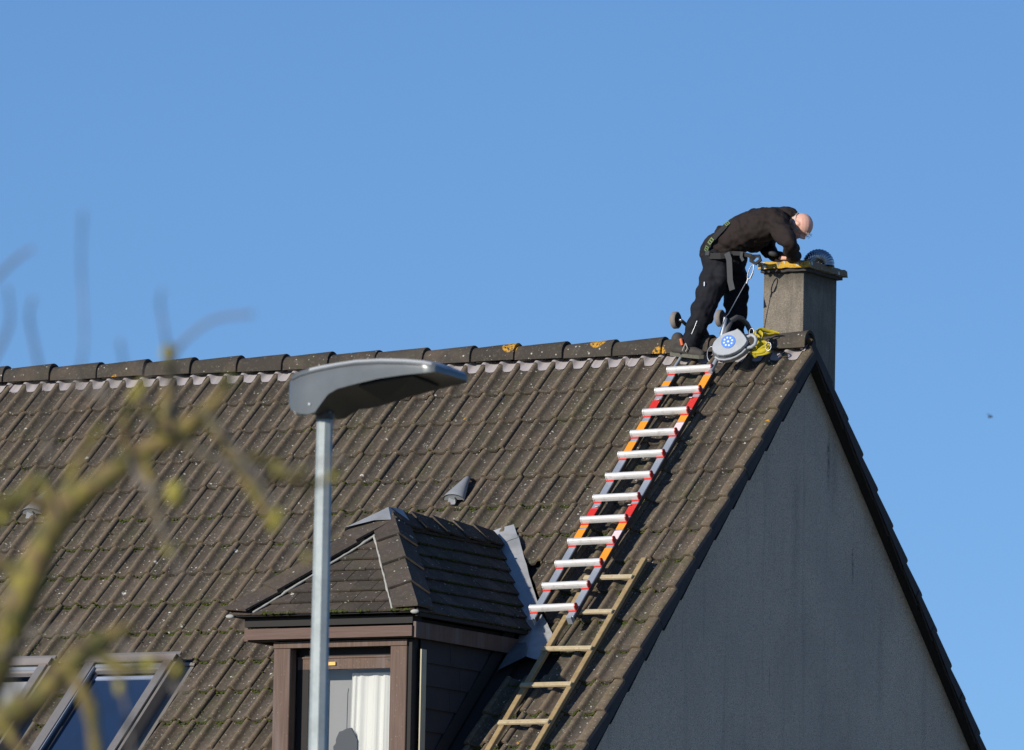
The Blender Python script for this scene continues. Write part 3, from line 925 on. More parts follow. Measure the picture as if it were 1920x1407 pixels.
# lead saddle over the apex
q = [A + Vector((-.30, -.26, -.255)) , A + Vector((-.07, -.165, -.055)), A + Vector((.02, -.10, -.010)), A + Vector((.115, -.05, -.075))]
top = A + Vector((0, .0, .058)); bk = A + Vector((0, .16, .062))
V = [A + Vector((-.207, -.265, -.098)), A + Vector((-.035, -.17, -.045)), A + Vector((.075, -.13, -.040)), top + Vector((0, -.035, 0)), bk, A + Vector((.12, .10, -.062)), A + Vector((.10, -.02, -.050)), A + Vector((-.12, .12, -.06)), A + Vector((-.30, -.15, -.185))]
F = [(0, 1, 3), (1, 2, 3), (3, 2, 6), (3, 6, 5, 4), (3, 4, 7), (0, 3, 7, 8)]
sad = MB().face_block([v + Vector((0, 0, .012)) for v in V], F).build('lead_saddle', M['lead'], dormer)
# moss on the shaded slope and eaves of the dormer
MV.clear(); MF.clear()
Rr = Matrix((Uy, Vr, n_r)).transposed()
Rf_ = Matrix((U, Vf, n_f)).transposed()
for i in range(1500):
    v = mossr.randrange(0, 8) * .13; u = mossr.uniform(.1, 2.4)
    um = (u, v)
    lo = v / Lr * (AY - EY); hi = (EB.y - EY) + v / Lr * (RT.y - EB.y)
    if not (lo + .15 < u < hi - .02): continue
    if noise.noise(Vector((u * 6, v * 9, 4))) < -.05: continue
    cushion(ER + Uy * u + Vr * (v - .004) + n_r * .018, Rr, mossr.uniform(.004, .009), .8)
for i in range(420):
    u = mossr.uniform(.05, 1.4)
    if noise.noise(Vector((u * 4, 2, 4))) < .0: continue
    cushion(EL + U * u + Vf * mossr.uniform(-.006, .02) + n_f * .022, Rf_, mossr.uniform(.005, .011), .7)
for i in range(500):
    t = mossr.random(); P = RT.lerp(A, t) + Vector((mossr.uniform(-.05, .06), 0, .04 - .02 * mossr.random()))
    if noise.noise(P * 5) < 0: continue
    cushion(P, Matrix.Identity(3), mossr.uniform(.005, .011), .6)
add('moss', mesh('moss', MV, MF, True), M['moss'], dormer, kind='stuff')
MB().box2((EX1 - .03, EY + .05, EZ - .02), (EX1 + .008, EB.y, EZ + .004)).build('eaves_edge', M['boardshade'], dormer)

# slate hanging on the right cheek, clipped to the roof line
def cheek_slates():
    h = .155; z = -2.45; r = 0
    while z > -3.75:
        zb = z - h; y = -3.86 + (.0 if r % 2 else -.14)
        while y < -2.4:
            y1 = y + .55
            poly = [(max(y, -3.86), zb), (min(y1, -2.4) - .004, zb), (min(y1, -2.4) - .004, z + .02), (max(y, -3.86), z + .02)]
            # keep above the roof line minus the gutter board
            a = (-4.4, -4.4 * s_ / c_ + .16); b = (-2.0, -2.0 * s_ / c_ + .16)
            if poly[1][0] > poly[0][0]: poly = clip(poly, a, b)
            else: poly = []
            if len(poly) >= 3:
                mbx = MB()
                V1 = [Vector((DX1 + .012 + .014 * (1 - (p[1] - zb) / (z + .02 - zb)), p[0], p[1])) for p in poly]
                mbx.prism(V1, (-.009, 0, 0)); mbx.build('hung_slate', M['slate'], dormer)
            y = y1
        z = zb; r += 1
cheek_slates()
# sloping cover board and lead gutter at the foot of the cheek
P0 = Vector((DX1 + .02, -3.9, -3.9 * s_ / c_)); P1 = Vector((DX1 + .02, -2.55, -2.55 * s_ / c_))
V = [P0 + Vector((0, 0, .02)), P1 + Vector((0, 0, .02)), P1 + Vector((0, 0, .165)), P0 + Vector((0, 0, .165))]
MB().prism(V, (.012, 0, 0)).build('cover_board', M['boardshade'], dormer)
add('lead_gutter', mesh('lead_gutter', [rf(-1.02, 3.55, -.02), rf(-.90, 3.55, -.035), rf(-.90, 5.3, -.035), rf(-1.02, 5.3, -.02)], [(0, 1, 2, 3)]), M['boardshade'], roof)  # lead coloured near black for the shade beside the cheek

# crumpled lead valley between dormer and main roof
def lead_patch(name, rows, nu=6, nsub=14, amp=.006):
    """rows: list of (left(x,s,n), right(x,s,n)); lofted"""
    V = []; F = []; R = []
    for i in range(len(rows) - 1):
        for k in range(nsub):
            t = k / nsub
            R.append([tuple(rows[i][e][j] * (1 - t) + rows[i + 1][e][j] * t for j in range(3)) for e in range(2)])
    R.append(rows[-1])
    for l, r_ in R:
        for k in range(nu + 1):
            t = k / nu
            p = [l[j] * (1 - t) + r_[j] * t for j in range(3)]
            nn = noise.noise(Vector((p[0] * 14, p[1] * 11, 2))) * amp + abs(noise.noise(Vector((p[0] * 30, p[1] * 6, 7)))) * amp * .6
            V.append(rf(p[0] + (.006 * noise.noise(Vector((p[1] * 9, 1, k)))), p[1], p[2] + nn))
    m = nu + 1
    for i in range(len(R) - 1):
        for k in range(nu): F.append((i * m + k, i * m + k + 1, (i + 1) * m + k + 1, (i + 1) * m + k))
    return add(name, mesh(name, V, F, True), M['lead'], roof)
lead_patch('lead_valley', [((-1.74, 2.20, -.01), (-1.555, 2.13, .004)), ((-1.62, 2.36, -.015), (-1.46, 2.28, -.002))])
lead_patch('lead_valley', [((-1.68, 2.30, -.02), (-1.475, 2.245, -.006)), ((-1.42, 2.70, -.02), (-1.145, 2.80, -.006)), ((-1.16, 3.10, -.02), (-.87, 3.24, -.004))])
lead_patch('lead_valley', [((-1.18, 3.06, -.016), (-.89, 3.20, .003)), ((-1.03, 3.30, -.016), (-.72, 3.42, .006)), ((-.96, 3.50, -.010), (-.675, 3.60, .010)), ((-.88, 3.66, .010), (-.70, 3.74, .020))])
# loose corner of the lead dressed up against the cheek
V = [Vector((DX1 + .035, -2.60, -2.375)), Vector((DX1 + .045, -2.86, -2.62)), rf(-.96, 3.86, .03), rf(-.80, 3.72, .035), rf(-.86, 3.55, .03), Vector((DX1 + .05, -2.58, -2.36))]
add('lead_apron', mesh('lead_apron', [V[0], V[1], V[2], V[3], V[4], (V[0] + V[2]) / 2 + Vector((.02, -.02, .0))], [(0, 1, 5), (1, 2, 5), (2, 3, 5), (3, 4, 5), (4, 0, 5)]), M['leadshade'], roof)

# ------------------------------------------------------------------ roof windows
def roof_window(x0, x1, s0, s1, blind):
    def B(a, b, mat, name, parent): return MB().box2(a, b, RW).build(name, mat, parent)
    RW = Matrix.Translation(rf(x0, s0)) @ RF
    w = x1 - x0; L = s1 - s0
    o = MB()
    o.box2((0, -L, -.06), (.022, 0, .065), RW); o.box2((w - .022, -L, -.06), (w, 0, .065), RW)
    o.box2((.022, -.03, -.06), (w - .022, 0, .078), RW); o.box2((.022, -L, -.06), (w - .022, -L + .03, .055), RW)
    rw = o.build('roof_window', M['windowframe'], house)
    if blind < 0: pass
    B((-.012, -.018, .066), (w + .012, .012, .088), M['windowframe'], 'top_hood', rw)
    B((.01, -.085, .082), (w - .012, -.019, .094), M['hood'], 'hinge_cover', rw)
    for a, b in ((.03, .092), (w - .092, w - .03)):
        B((a, -L + .02, .03), (b, -.086, .083), M['windowframe'], 'sash_side', rw)
    B((.093, -L + .02, .03), (w - .093, -L + .11, .070), M['windowframe'], 'sash_bottom', rw)
    B((.093, -.118, .03), (w - .093, -.086, .066), M['alu'], 'sash_top', rw)
    B((.093, -.145, .022), (w - .093, -.119, .05), M['hood'], 'glazing_bead', rw)
    for a, b in ((.0925, .102), (w - .102, w - .0925)):
        B((a, -L + .11, .05), (b, -.12, .0735), M['alu'], 'glazing_bead', rw)
    q = [RW @ Vector(p) for p in ((.10, -L + .10, .058), (w - .10, -L + .10, .058), (w - .10, -.145, .058), (.10, -.145, .058))]
    add('pane', mesh('pane', q, [(0, 1, 2, 3)]), M['skyglass'], rw)
    if blind:
        B((.10, -L + .1, .000), (w - .10, -.20, .006), M['blind'], 'blind', rw)
        B((.10, -.20, .000), (w - .10, -.165, .016), M['reflband'], 'reflection_band', rw)
        B((.10, -.165, -.02), (w - .10, -.12, -.01), M['blind'], 'blind_top', rw)
    else:
        B((.10, -L + .1, -.05), (w - .10, -.52, -.045), M['blind'], 'blind', rw)
        B((.10, -.52, -.05), (w - .10, -.12, -.04), M['room'], 'blind_top', rw)
    # flashing skirt
    B((-.03, .002, -.034), (w + .075, .03, -.026), M['hood'], 'flashing_top', rw)
    B((w + .001, -L, -.046), (w + .07, 0, -.040), M['windowframe'], 'flashing_side', rw)
    return rw
roof_window(-4.32, -3.57, 3.64, 4.84, 1)
roof_window(-5.34, -4.59, 3.65, 4.85, 0)

# ------------------------------------------------------------------ tile vents
def vent(x, s):
    Mx = Matrix.Translation(rf(x, s, -.012)) @ RF @ Matrix.Rotation(radians(-2), 4, 'Z')
    rows = [(0.0, .087, .056), (.004, .088, .058), (.06, .073, .052), (.13, .052, .044), (.20, .032, .034), (.25, .020, .026), (.275, .014, .012)]
    V = []; F = []; n = 12
    for (y, w, h) in rows:
        for i in range(n + 1):
            a = pi * i / n; V.append(Mx @ Vector((w * cos(a), y, h * sin(a) ** .8)))
    m = n + 1
    for r in range(len(rows) - 1):
        for i in range(n): F.append((r * m + i, r * m + i + 1, (r + 1) * m + i + 1, (r + 1) * m + i))
    F.append(tuple(range((len(rows) - 1) * m, len(rows) * m)))
    b = len(V)
    for y, k in ((0.0, .9), (.05, .88)):
        for i in range(n + 1):
            a = pi * i / n; V.append(Mx @ Vector((rows[0][1] * k * cos(a), y, rows[0][2] * k * sin(a) ** .8)))
    for i in range(n): F.append((i, i + 1, b + i + 1, b + i)); F.append((b + i, b + i + 1, b + m + i + 1, b + m + i))
    v = add('roof_vent', mesh('roof_vent', V, F, True), M['ventgrey'], house)
    MB().prism([(.075 * cos(pi * i / 8), .014, .046 * sin(pi * i / 8)) for i in range(9)], (0, .004, 0), Mx).build('vent_mouth', M['black'], v)
    for k in range(5):
        z = .008 + k * .0085; wd = .078 * sqrt(max(0, 1 - (z / .054) ** 2))
        MB().box2((-wd, .002, z - .0024), (wd, .010, z + .0024), Mx).build('louvre', M['ventgrey'], v)
    MB().prism([(-.022, .0, .030), (-.028, .0, .0), (-.030, -.035, -.004), (.030, -.035, -.004), (.028, .0, .0), (.022, .0, .030)], (0, -.012, .004), Mx).build('vent_spigot', M['ventgrey'], v)
vent(-2.18, 1.800); vent(-5.69, 1.792)
# ------------------------------------------------------------------ aluminium roof ladder
lad_M = Matrix.Translation(rf(-.775, .46, 0)) @ RF            # local x along the ridge, -y down the slope
# the ladder drifts slightly to the right going down
ANG = math.atan2(.0785, 2.88)
tilt = .018
LM = Matrix.Translation(rf(-.812, .403, -.001)) @ RF @ Matrix.Rotation(ANG, 4, 'Z') @ Matrix.Rotation(-math.atan2(.056, 2.88), 4, 'X')
ladder = empty('roof_ladder', rf(-.75, 3.4, 0), 'aluminium roof ladder with white rungs and red and orange bands, hooked over the ridge', 'ladder')
HW, RP = .177, .2612
SX = .149
nr = 12
def LB(a, b, mat, name, parent=None, **k):
    return MB().box2(a, b, LM).build(name, mat, parent or ladder, **k)
for sgn in (-1, 1):
    st = MB()
    x = sgn * SX
    st.box2((x - .028, -11 * RP - .085, .0), (x + .028, .02, .038), LM)
    stile = st.build('stile', M['alu'], ladder); bevel(stile, .003, 1)
    # black strip painting the shaded right flank of each stile
    LB((x + .0285, -11 * RP - .08, .004), (x + .033, .0, .032), M['black'], 'flank_shade', stile)
    LB((x - .018, -11 * RP - .105, -.012), (x + .018, -11 * RP - .084, .042), M['alu'], 'foot', stile)
def band(sgn, k0, t0, t1, mat):
    x = sgn * SX
    LB((x - .0295, -RP * (k0 + t1), .004), (x + .0295, -RP * (k0 + t0), .0395), M[mat], 'band')
for (sg, k, a, b, m) in [(-1, 0, .40, .62, 'orange'), (-1, 0, .70, .86, 'orange'), (1, 0, .20, .82, 'orange'), (-1, 1, .30, .80, 'red'), (1, 1, .25, .80, 'red'),
                         (-1, 2, .30, .85, 'orange'), (1, 2, .12, .42, 'orange'), (1, 2, .46, .86, 'pink'), (-1, 3, .25, .80, 'orange'),
                         (-1, 6, .35, .85, 'red'), (1, 6, .22, .80, 'red'), (-1, 7, .30, .85, 'orange'), (1, 7, .12, .40, 'orange'), (1, 7, .46, .86, 'pink'), (-1, 7, .12, .22, 'orange'),
                         (1, 8, .25, .80, 'orange'), (1, 8, .84, .92, 'pink')]:
    band(sg, k, a, b, m)
rung_mesh = None
for k in range(nr):
    y = -RP * k
    # D shaped rung
    prof = [(-.019, .0), (-.022, .020), (-.018, .036), (-.010, .044), (.003, .045), (.014, .040), (.021, .028), (.022, .010), (.019, .0)]
    L = HW - .008
    poly = [LM @ Vector((-L, y + a, .044 + b)) for a, b in prof]
    off = (LM.to_3x3() @ Vector((2 * L, 0, 0)))
    r = MB().prism(poly, off).build('rung', M['rung'], ladder)
    for p in r.data.polygons:
        p.use_smooth = len(p.vertices) == 4
    bm = bmesh.new(); bm.from_mesh(r.data)
    for e in bm.edges:
        if len(e.link_faces) == 2 and e.calc_face_angle(0) > .9: e.smooth = False
    bm.to_mesh(r.data); bm.free()
    for sg in (-1, 1):
        pr = [LM @ Vector((sg * (L + .001), y + a * 1.08, .042 + b * 1.08)) for a, b in prof]
        MB().prism(pr, LM.to_3x3() @ Vector((sg * .008, 0, 0))).build('end_cap', M['darkred'] if sg > 0 else M['rung'], r)
        LB((sg * SX - .031, y - .030, .0385), (sg * SX + .031, y + .022, .0445), M['red'], 'rung_bracket', r)
    if k in (1, 6):
        for sg in (-1, 1):
            MB().tube([LM @ Vector((sg * SX * .86 - .012, y - .085, .048)), LM @ Vector((sg * SX * .86 + .010, y - .085, .050))], .006, 7).build('wing_nut', M['steel'], ladder)
# ridge hook: arms, wheels, tubes over the ridge
def hook(x, full):
    if not full:
        MB().tube([rf(x, .42, .02), rf(x + .01, .16, .022), rf(x + .02, .09, .03)], .012, 6).build('hook_arm', M['alu'], ladder)
    arm = MB().tube([(-.950, -.045, .05), (-.958, -.09, .11), (-.972, -.19, .15)], .013, 8).build('hook_arm', M['tubegrey'], ladder) if not full else MB().tube([rf(x - .006, .44, .055), rf(x - .004, .20, .070), (x, -.20, .030), (x + .012, -.195, .095), (x + .018, -.19, .150)], .017, 8).build('hook_arm', M['alu'] if full else M['tubegrey'], ladder)
    pts = [(x + .02, -.215, -.04), (x + .022, -.205, .005), (x + .03, -.185, .07), (x + .035, -.135, .135), (x + .045, -.06, .168), (x + .055, .0, .166), (x + .065, .06, .136), (x + .072, .115, .080), (x + .075, .16, .01), (x + .075, .21, -.09)]
    if not full: pts = [(-.950, -.045, .05), (-.948, -.040, .11)] + pts[4:]
    MB().tube(pts, .019, 10).build('ridge_tube', M['tubegrey'], ladder)
    # wheel, axle along x
    wc = Vector((x + .018, -.19, .150)); wx = Vector((-1, 0, 0))
    wheel = MB().tube([wc + wx * .060, wc + wx * .054, wc + wx * .026, wc + wx * .020], [.055, .062, .062, .055], 22).build('wheel', M['tyregrey'], ladder)
    MB().tube([wc + wx * .020, wc + wx * .0185], [.054, .050], 20).build('wheel_disc', M['rubber'], wheel)
    MB().tube([wc + wx * .0185, wc - wx * .004], .010, 8).build('axle', M['steel'], wheel)
    MB().tube([wc + wx * .013, wc + wx * .009], .017, 6).build('axle_nut', M['steel'], wheel)
hook(-.990, False); hook(-.632, True)
MB().tube([(-.985, .205, -.09), (-.55, .205, -.09)], .017, 8).build('hook_crossbar', M['tubegrey'], ladder)

# ------------------------------------------------------------------ wooden ladder
wl = empty('wooden_ladder', rf(-.5, 5.3, 0), 'old wooden batten ladder lying on the tiles beside the verge, under the aluminium ladder', 'ladder')
WM = Matrix.Translation(rf(-.495, 2.85, .004)) @ RF
def WBx(a, b, mat, name, jit=0):
    rn = random.Random(int(a[1] * 100) + 7)
    o = MB().box2(a, b, WM @ Matrix.Rotation(radians(jit), 4, 'Z')).build(name, mat, wl); bevel(o, .003, 1); return o
WBx((-.195, -2.55, .0), (-.153, -.02, .034), M['wood'], 'stile', 0)
WBx((.157, -2.55, .0), (.198, .235, .034), M['wood'], 'stile', 0)
for s, a, b in ((2.85, -.195, .185), (3.243, -.19, .188), (3.655, -.20, .192), (4.058, -.198, .196), (4.47, -.20, .190), (4.88, -.2, .19), (5.29, -.2, .19)):
    y = 2.85 - s
    o = MB().box2((a, y - .019, .0345), (b, y + .019, .054), WM @ Matrix.Translation((0, y, 0)) @ Matrix.Rotation(radians(random.Random(s).uniform(-.8, .8)), 4, 'Z') @ Matrix.Translation((0, -y, 0))).build('rung', M['woodpale'], wl)
    bevel(o, .003, 1)

# ------------------------------------------------------------------ street lamp
PX, PY, PZ = 8.02, -21.15, -3.087
lamp = empty('street_lamp', (PX, PY, GZ + .12), 'galvanised street lamp with a long flat grey head, standing before the house', 'street lamp')
n = 8; rows = [(GZ + .12, .070), (GZ + 1.3, .070), (GZ + 1.32, .048), (-4.6, .0425), (PZ + .03, .0365)]
V = []; F = []
for z, r in rows:
    for k in range(n):
        a = 2 * pi * k / n + radians(30); V.append((PX + r * cos(a), PY + r * sin(a), z))
for i in range(len(rows) - 1):
    for k in range(n): F.append((i * n + k, i * n + (k + 1) % n, (i + 1) * n + (k + 1) % n, (i + 1) * n + k))
F.append(tuple(range((len(rows) - 1) * n, len(rows) * n)))
add('pole', mesh('pole', V, F, False), M['galv'], lamp)
phi = radians(35)
HA = Vector((cos(phi) * .8807 + sin(phi) * .4722, cos(phi) * .4733 - sin(phi) * .8741, 0)).normalized()
HBv = Vector((-HA.y, HA.x, 0))
if HBv.dot(fwd) < 0: HBv = -HBv
HC = Vector((PX, PY, PZ))
sec = [  # a, half width, top edge z, bottom z, crown, under rise
    (-.150, .050, .120, .085, .010, .004), (-.142, .085, .155, .060, .014, .004), (-.115, .108, .182, .030, .018, .004), (-.060, .118, .198, .010, .022, .004), (-.010, .120, .207, .004, .025, .004),
    (.030, .121, .213, .012, .027, .010), (.065, .123, .217, .050, .028, .014), (.105, .126, .221, .090, .029, .014), (.160, .130, .226, .112, .030, .012), (.260, .136, .232, .128, .031, .012), (.400, .142, .230, .146, .030, .012),
    (.540, .145, .220, .155, .027, .010), (.640, .145, .208, .158, .022, .008), (.685, .140, .197, .160, .016, .006), (.700, .128, .186, .163, .008, .003)]
def roll_k(a): return .25 * max(0, min(1, (a - .02) / .12)) * (1 - .72 * max(0, min(1, (a - .22) / .45)))
V = []
for (a, w, zt_, zb, cr, ur) in sec:
    P = [(-w * .985, zb), (-w, zb + (zt_ - zb) * .5), (-w * .985, zt_ - .004), (-w * .93, zt_ + .009), (-w * .5, zt_ + cr * .75), (0, zt_ + cr), (w * .5, zt_ + cr * .75), (w * .93, zt_ + .009), (w * .985, zt_ - .004), (w, zb + (zt_ - zb) * .5), (w * .985, zb), (w * .8, zb + ur), (0, zb + ur * 1.2), (-w * .8, zb + ur)]
    kk = roll_k(a)
    for (b, z) in P: V.append(HC + HA * a + HBv * b + Vector((0, 0, z - kk * (b + w))))
m = 14; F = []
for i in range(len(sec) - 1):
    for k in range(m): F.append((i * m + k, i * m + (k + 1) % m, (i + 1) * m + (k + 1) % m, (i + 1) * m + k))
F.append(tuple(range(m))); F.append(tuple(reversed(range((len(sec) - 1) * m, len(sec) * m))))
hm = mesh('lamp_head', V, F, True)
bm = bmesh.new(); bm.from_mesh(hm); bmesh.ops.recalc_face_normals(bm, faces=bm.faces)
for e in bm.edges:
    if len(e.link_faces) == 2 and e.calc_face_angle(0) > .75: e.smooth = False
bm.to_mesh(hm); bm.free()
head = add('lamp_head', hm, M['lampgrey'], lamp)
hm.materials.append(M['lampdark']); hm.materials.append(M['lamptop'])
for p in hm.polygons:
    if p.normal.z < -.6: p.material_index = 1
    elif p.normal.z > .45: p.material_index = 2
MB().tube([HC + HA * q[0] - HBv * (q[1] * 1.004) + Vector((0, 0, q[2] - .016)) for q in sec[2:-2]], .0018, 5).build('seam', M['black'], head)
MB().tube([HC + HA * .0 - HBv * .121 + Vector((0, 0, .05)), HC + HA * .0 - HBv * .124 + Vector((0, 0, .05))], .006, 10).build('screw', M['steel'], head)
# light panel and spigot
LT = Matrix((HA.to_4d(), HBv.to_4d(), Vector((0, 0, 1, 0)), Vector((0, 0, 0, 1)))).transposed()
LT = Matrix.Translation(HC) @ Matrix(((HA.x, HBv.x, 0, 0), (HA.y, HBv.y, 0, 0), (HA.z, HBv.z, 1, 0), (0, 0, 0, 1)))
LP = lambda a, b, z: LT @ Vector((a, b, z - roll_k(a) * (b + .143)))
MB().face_block([LP(.26, -.10, .139), LP(.56, -.105, .162), LP(.56, .105, .162), LP(.26, .10, .139), LP(.26, -.10, .129), LP(.56, -.105, .154), LP(.56, .105, .154), LP(.26, .10, .129)],
                [(0, 1, 2, 3), (7, 6, 5, 4), (0, 4, 5, 1), (1, 5, 6, 2), (2, 6, 7, 3), (3, 7, 4, 0)]).build('light_panel', M['black'], head)
MB().tube([(PX, PY, PZ - .01), (PX, PY, PZ + .02)], .042, 16).build('spigot', M['lampdark'], head)
MB().ball(LT @ Vector((-.115, -.04, .035)), (.018, .05, .028), 10, 8).build('hinge_clip', M['rung'], head)

# ------------------------------------------------------------------ fall arrest block on the ladder top
BMc = rf(-.50, .37, .085)
# its face looks out toward the street; local x right, local y up
fz = Vector((.20, -.93, .30)).normalized(); fx = Vector((0, 0, 1)).cross(fz).normalized()
fx = (fx + Vector((0, 0, .10))).normalized(); fy = fz.cross(fx).normalized()
BC = Vector((-.478, -.34, -.070))
BT = Matrix.Translation(BC) @ Matrix(((fx.x, fy.x, fz.x, 0), (fx.y, fy.y, fz.y, 0), (fx.z, fy.z, fz.z, 0), (0, 0, 0, 1)))
block = empty('fall_arrest_block', BC + Vector((0, 0, -.12)), 'grey teardrop fall arrest block with round blue label, lying by the ridge', 'safety reel')
out_ = [(-.150, -.040), (-.152, -.012), (-.140, .020), (-.112, .052), (-.070, .078), (-.020, .092), (.030, .102), (.052, .112), (.075, .092), (.102, .056), (.124, .020), (.130, -.004), (.112, -.034), (.080, -.064), (.036, -.088), (-.012, -.102), (-.060, -.104), (-.105, -.094), (-.135, -.070)]
def plate(outl, z0, z1, mat, name, k=1.0, off=(0, 0), parent=None, rnd=0.012):
    ring = lambda s, z: [BT @ Vector((off[0] + x * s, off[1] + y * s, z)) for x, y in outl]
    R = [ring(k, z0), ring(k, z1 - rnd), ring(k * (1 - rnd * 1.2), z1 - rnd * .3), ring(k * (1 - rnd * 3.6), z1)]
    V = [v for r in R for v in r]; n = len(outl); F = []
    for i in range(3):
        for j in range(n): F.append((i * n + j, i * n + (j + 1) % n, (i + 1) * n + (j + 1) % n, (i + 1) * n + j))
    F += [tuple(reversed(range(n))), tuple(range(3 * n, 4 * n))]
    return MB().face_block(V, F).build(name, mat, parent or block)
plate(out_, -.060, -.012, M['blockgrey'], 'rear_shell', .98)
plate(out_, -.0115, .004, M['blockdark'], 'side_band', 1.0)
body = plate([(x, y + .008) for x, y in out_], .0045, .040, M['blockgrey'], 'front_shell', .93, rnd=.014)
lo = [(x * .92, y * .92 - .012) for x, y in out_ if y < -.02]
MB().tube([BT @ Vector((x, y - .004, .012)) for x, y in lo[::1][1:] if True], .008, 6).build('rim', M['blockgrey'], block)
lc = (-.020, .014)
disc = MB().face_block([BT @ Vector((lc[0] + .052 * cos(2 * pi * i / 28), lc[1] + .052 * sin(2 * pi * i / 28), .0435)) for i in range(28)], [tuple(range(28))])
lab = disc.build('round_label', M['blue'], block)
dots = MB()
for i in range(9):
    r0 = 0 if i == 8 else .031; a = 2 * pi * i / 8 + .2; rr_ = .0075 if i < 8 else .0085
    dots.face_block([BT @ Vector((lc[0] + r0 * cos(a) + rr_ * cos(2 * pi * q / 10), lc[1] + r0 * sin(a) + rr_ * sin(2 * pi * q / 10), .0447)) for q in range(10)], [tuple(range(10))])
dots.build('label_dots', M['white'], lab)
hp = [(.105, .050), (.140, .066), (.168, .050), (.176, .020), (.166, -.012), (.140, -.030), (.108, -.030)]
MB().tube([BT @ Vector((x, y, -.004)) for x, y in hp], .0135, 8).build('handle', M['blockgrey'], block)
MB().tube([BT @ Vector((-.13 + .03 * cos(t) - .02, -.06 + .06 * sin(t), .02)) for t in [pi * .35 + i * .35 for i in range(10)]], .0035, 6).build('wire_loop', M['steel'], block)

# cable and karabiner from the block up to the man's harness
cable = empty('safety_cable', (-.583, -.20, .10), 'thin steel safety cable with a karabiner, running up to the bent man', 'cable')
def CT(pts, r, mat, name, parent=None, n=6): return MB().tube(pts, r, n).build(name, M[mat], parent or cable)
CT([(-.600, -.30, .02), (-.590, -.235, .150), (-.583, -.20, .178), (-.538, -.150, .300), (-.488, -.100, .428)], .0032, 'steel', 'wire')
kc = Vector((-.463, -.10, .485))
loop = []
kd = Vector((.34, 0, .94)).normalized(); ks = Vector((.94, 0, -.34))
for i in range(17):
    t = 2 * pi * i / 16; loop.append(kc + kd * (.055 * cos(t)) + ks * (.017 * sin(t)))
CT(loop, .0048, 'steel', 'karabiner')
CT([kc + kd * .0 + ks * .018, kc - kd * .042 + ks * .014], .0075, 'steel', 'gate_sleeve', n=8)
CT([kc - kd * .055 + Vector((0, 0, .01)), kc - kd * .075, kc - kd * .085], .0075, 'steel', 'swivel')
CT([(-.805, -.255, .13), (-.845, -.262, .034)], .004, 'steel', 'tail')

# ------------------------------------------------------------------ yellow sling bag
yl = empty('yellow_sling', (-.30, -.22, -.16), 'crumpled bright yellow sling hanging over the ridge between block and chimney', 'sling')
def ribbon(pts, w, name='webbing', tw=0.0, t=.004, mat='yellow'):
    pts = [Vector(p) for p in pts]
    # smooth
    res = []
    for i in range(len(pts) - 1):
        p0 = pts[max(i - 1, 0)]; p1 = pts[i]; p2 = pts[i + 1]; p3 = pts[min(i + 2, len(pts) - 1)]
        for k in range(6):
            q = k / 6; res.append(.5 * ((2 * p1) + (-p0 + p2) * q + (2 * p0 - 5 * p1 + 4 * p2 - p3) * q * q + (-p0 + 3 * p1 - 3 * p2 + p3) * q ** 3))
    res.append(pts[-1])
    V = []; F = []; side = Vector((.3, -.2, .93))
    for i, p in enumerate(res):
        t_ = (res[min(i + 1, len(res) - 1)] - res[max(i - 1, 0)]).normalized()
        s = side - t_ * side.dot(t_); s = s.normalized(); nn = t_.cross(s)
        a = tw * i / len(res) + .5 * noise.noise(p * 9); s2 = s * cos(a) + nn * sin(a); n2 = t_.cross(s2)
        ww = w * (1 + .25 * noise.noise(p * 13))
        for (e, f) in ((-.5, .5), (0, .9), (.5, .5), (.5, -.5), (0, -.1), (-.5, -.5)):
            V.append(p + s2 * e * ww + n2 * f * t)
    for i in range(len(res) - 1):
        for k in range(6): F.append((i * 6 + k, i * 6 + (k + 1) % 6, (i + 1) * 6 + (k + 1) % 6, (i + 1) * 6 + k))
    F += [tuple(range(6)), tuple(reversed(range(len(V) - 6, len(V))))]
    me = mesh(name, V, F, True)
    return me
for pts, w in [([(-.372, -.20, .050), (-.350, -.17, .070), (-.300, -.13, .062), (-.250, -.10, .050), (-.215, -.09, .043)], .040),
               ([(-.365, -.19, .040), (-.330, -.16, .030), (-.290, -.13, .034), (-.255, -.11, .040)], .036),
               ([(-.375, -.22, .055), (-.365, -.23, .020), (-.340, -.22, .000), (-.320, -.23, -.030), (-.330, -.25, -.065), (-.345, -.28, -.110)], .050),
               ([(-.345, -.21, .055), (-.320, -.20, .030), (-.312, -.21, -.01), (-.325, -.24, -.05), (-.330, -.27, -.09)], .035),
               ([(-.358, -.29, -.150), (-.310, -.27, -.120), (-.270, -.25, -.085), (-.235, -.24, -.075), (-.228, -.25, -.110), (-.262, -.27, -.130), (-.330, -.29, -.140)], .050),
               ([(-.325, -.27, -.085), (-.290, -.25, -.050), (-.262, -.24, -.055), (-.245, -.25, -.095), (-.285, -.28, -.120), (-.345, -.30, -.125)], .042),
               ([(-.372, -.28, -.145), (-.345, -.28, -.115), (-.325, -.27, -.135), (-.350, -.29, -.160)], .045)]:
    yc = Vector((-.315, -.22, -.05)); pts = [yc + (Vector(p) - yc) * .88 + Vector((.008, 0, 0)) for p in pts]; w *= .86
    me = ribbon(pts, w, tw=1.2)
    add('webbing', me, M['yellow'], yl)
MB().tube([Vector((-.232, -.25, -.078)) + Vector((.022 * cos(t), -.006, .030 * sin(t))) for t in [2 * pi * i / 14 for i in range(15)]], .004, 6).build('steel_ring', M['steel'], yl)
MB().tube([Vector((-.385, -.215, .038)) + Vector((.018 * cos(t), -.006, .024 * sin(t))) for t in [2 * pi * i / 14 for i in range(15)]], .004, 6).build('steel_ring', M['steel'], yl)
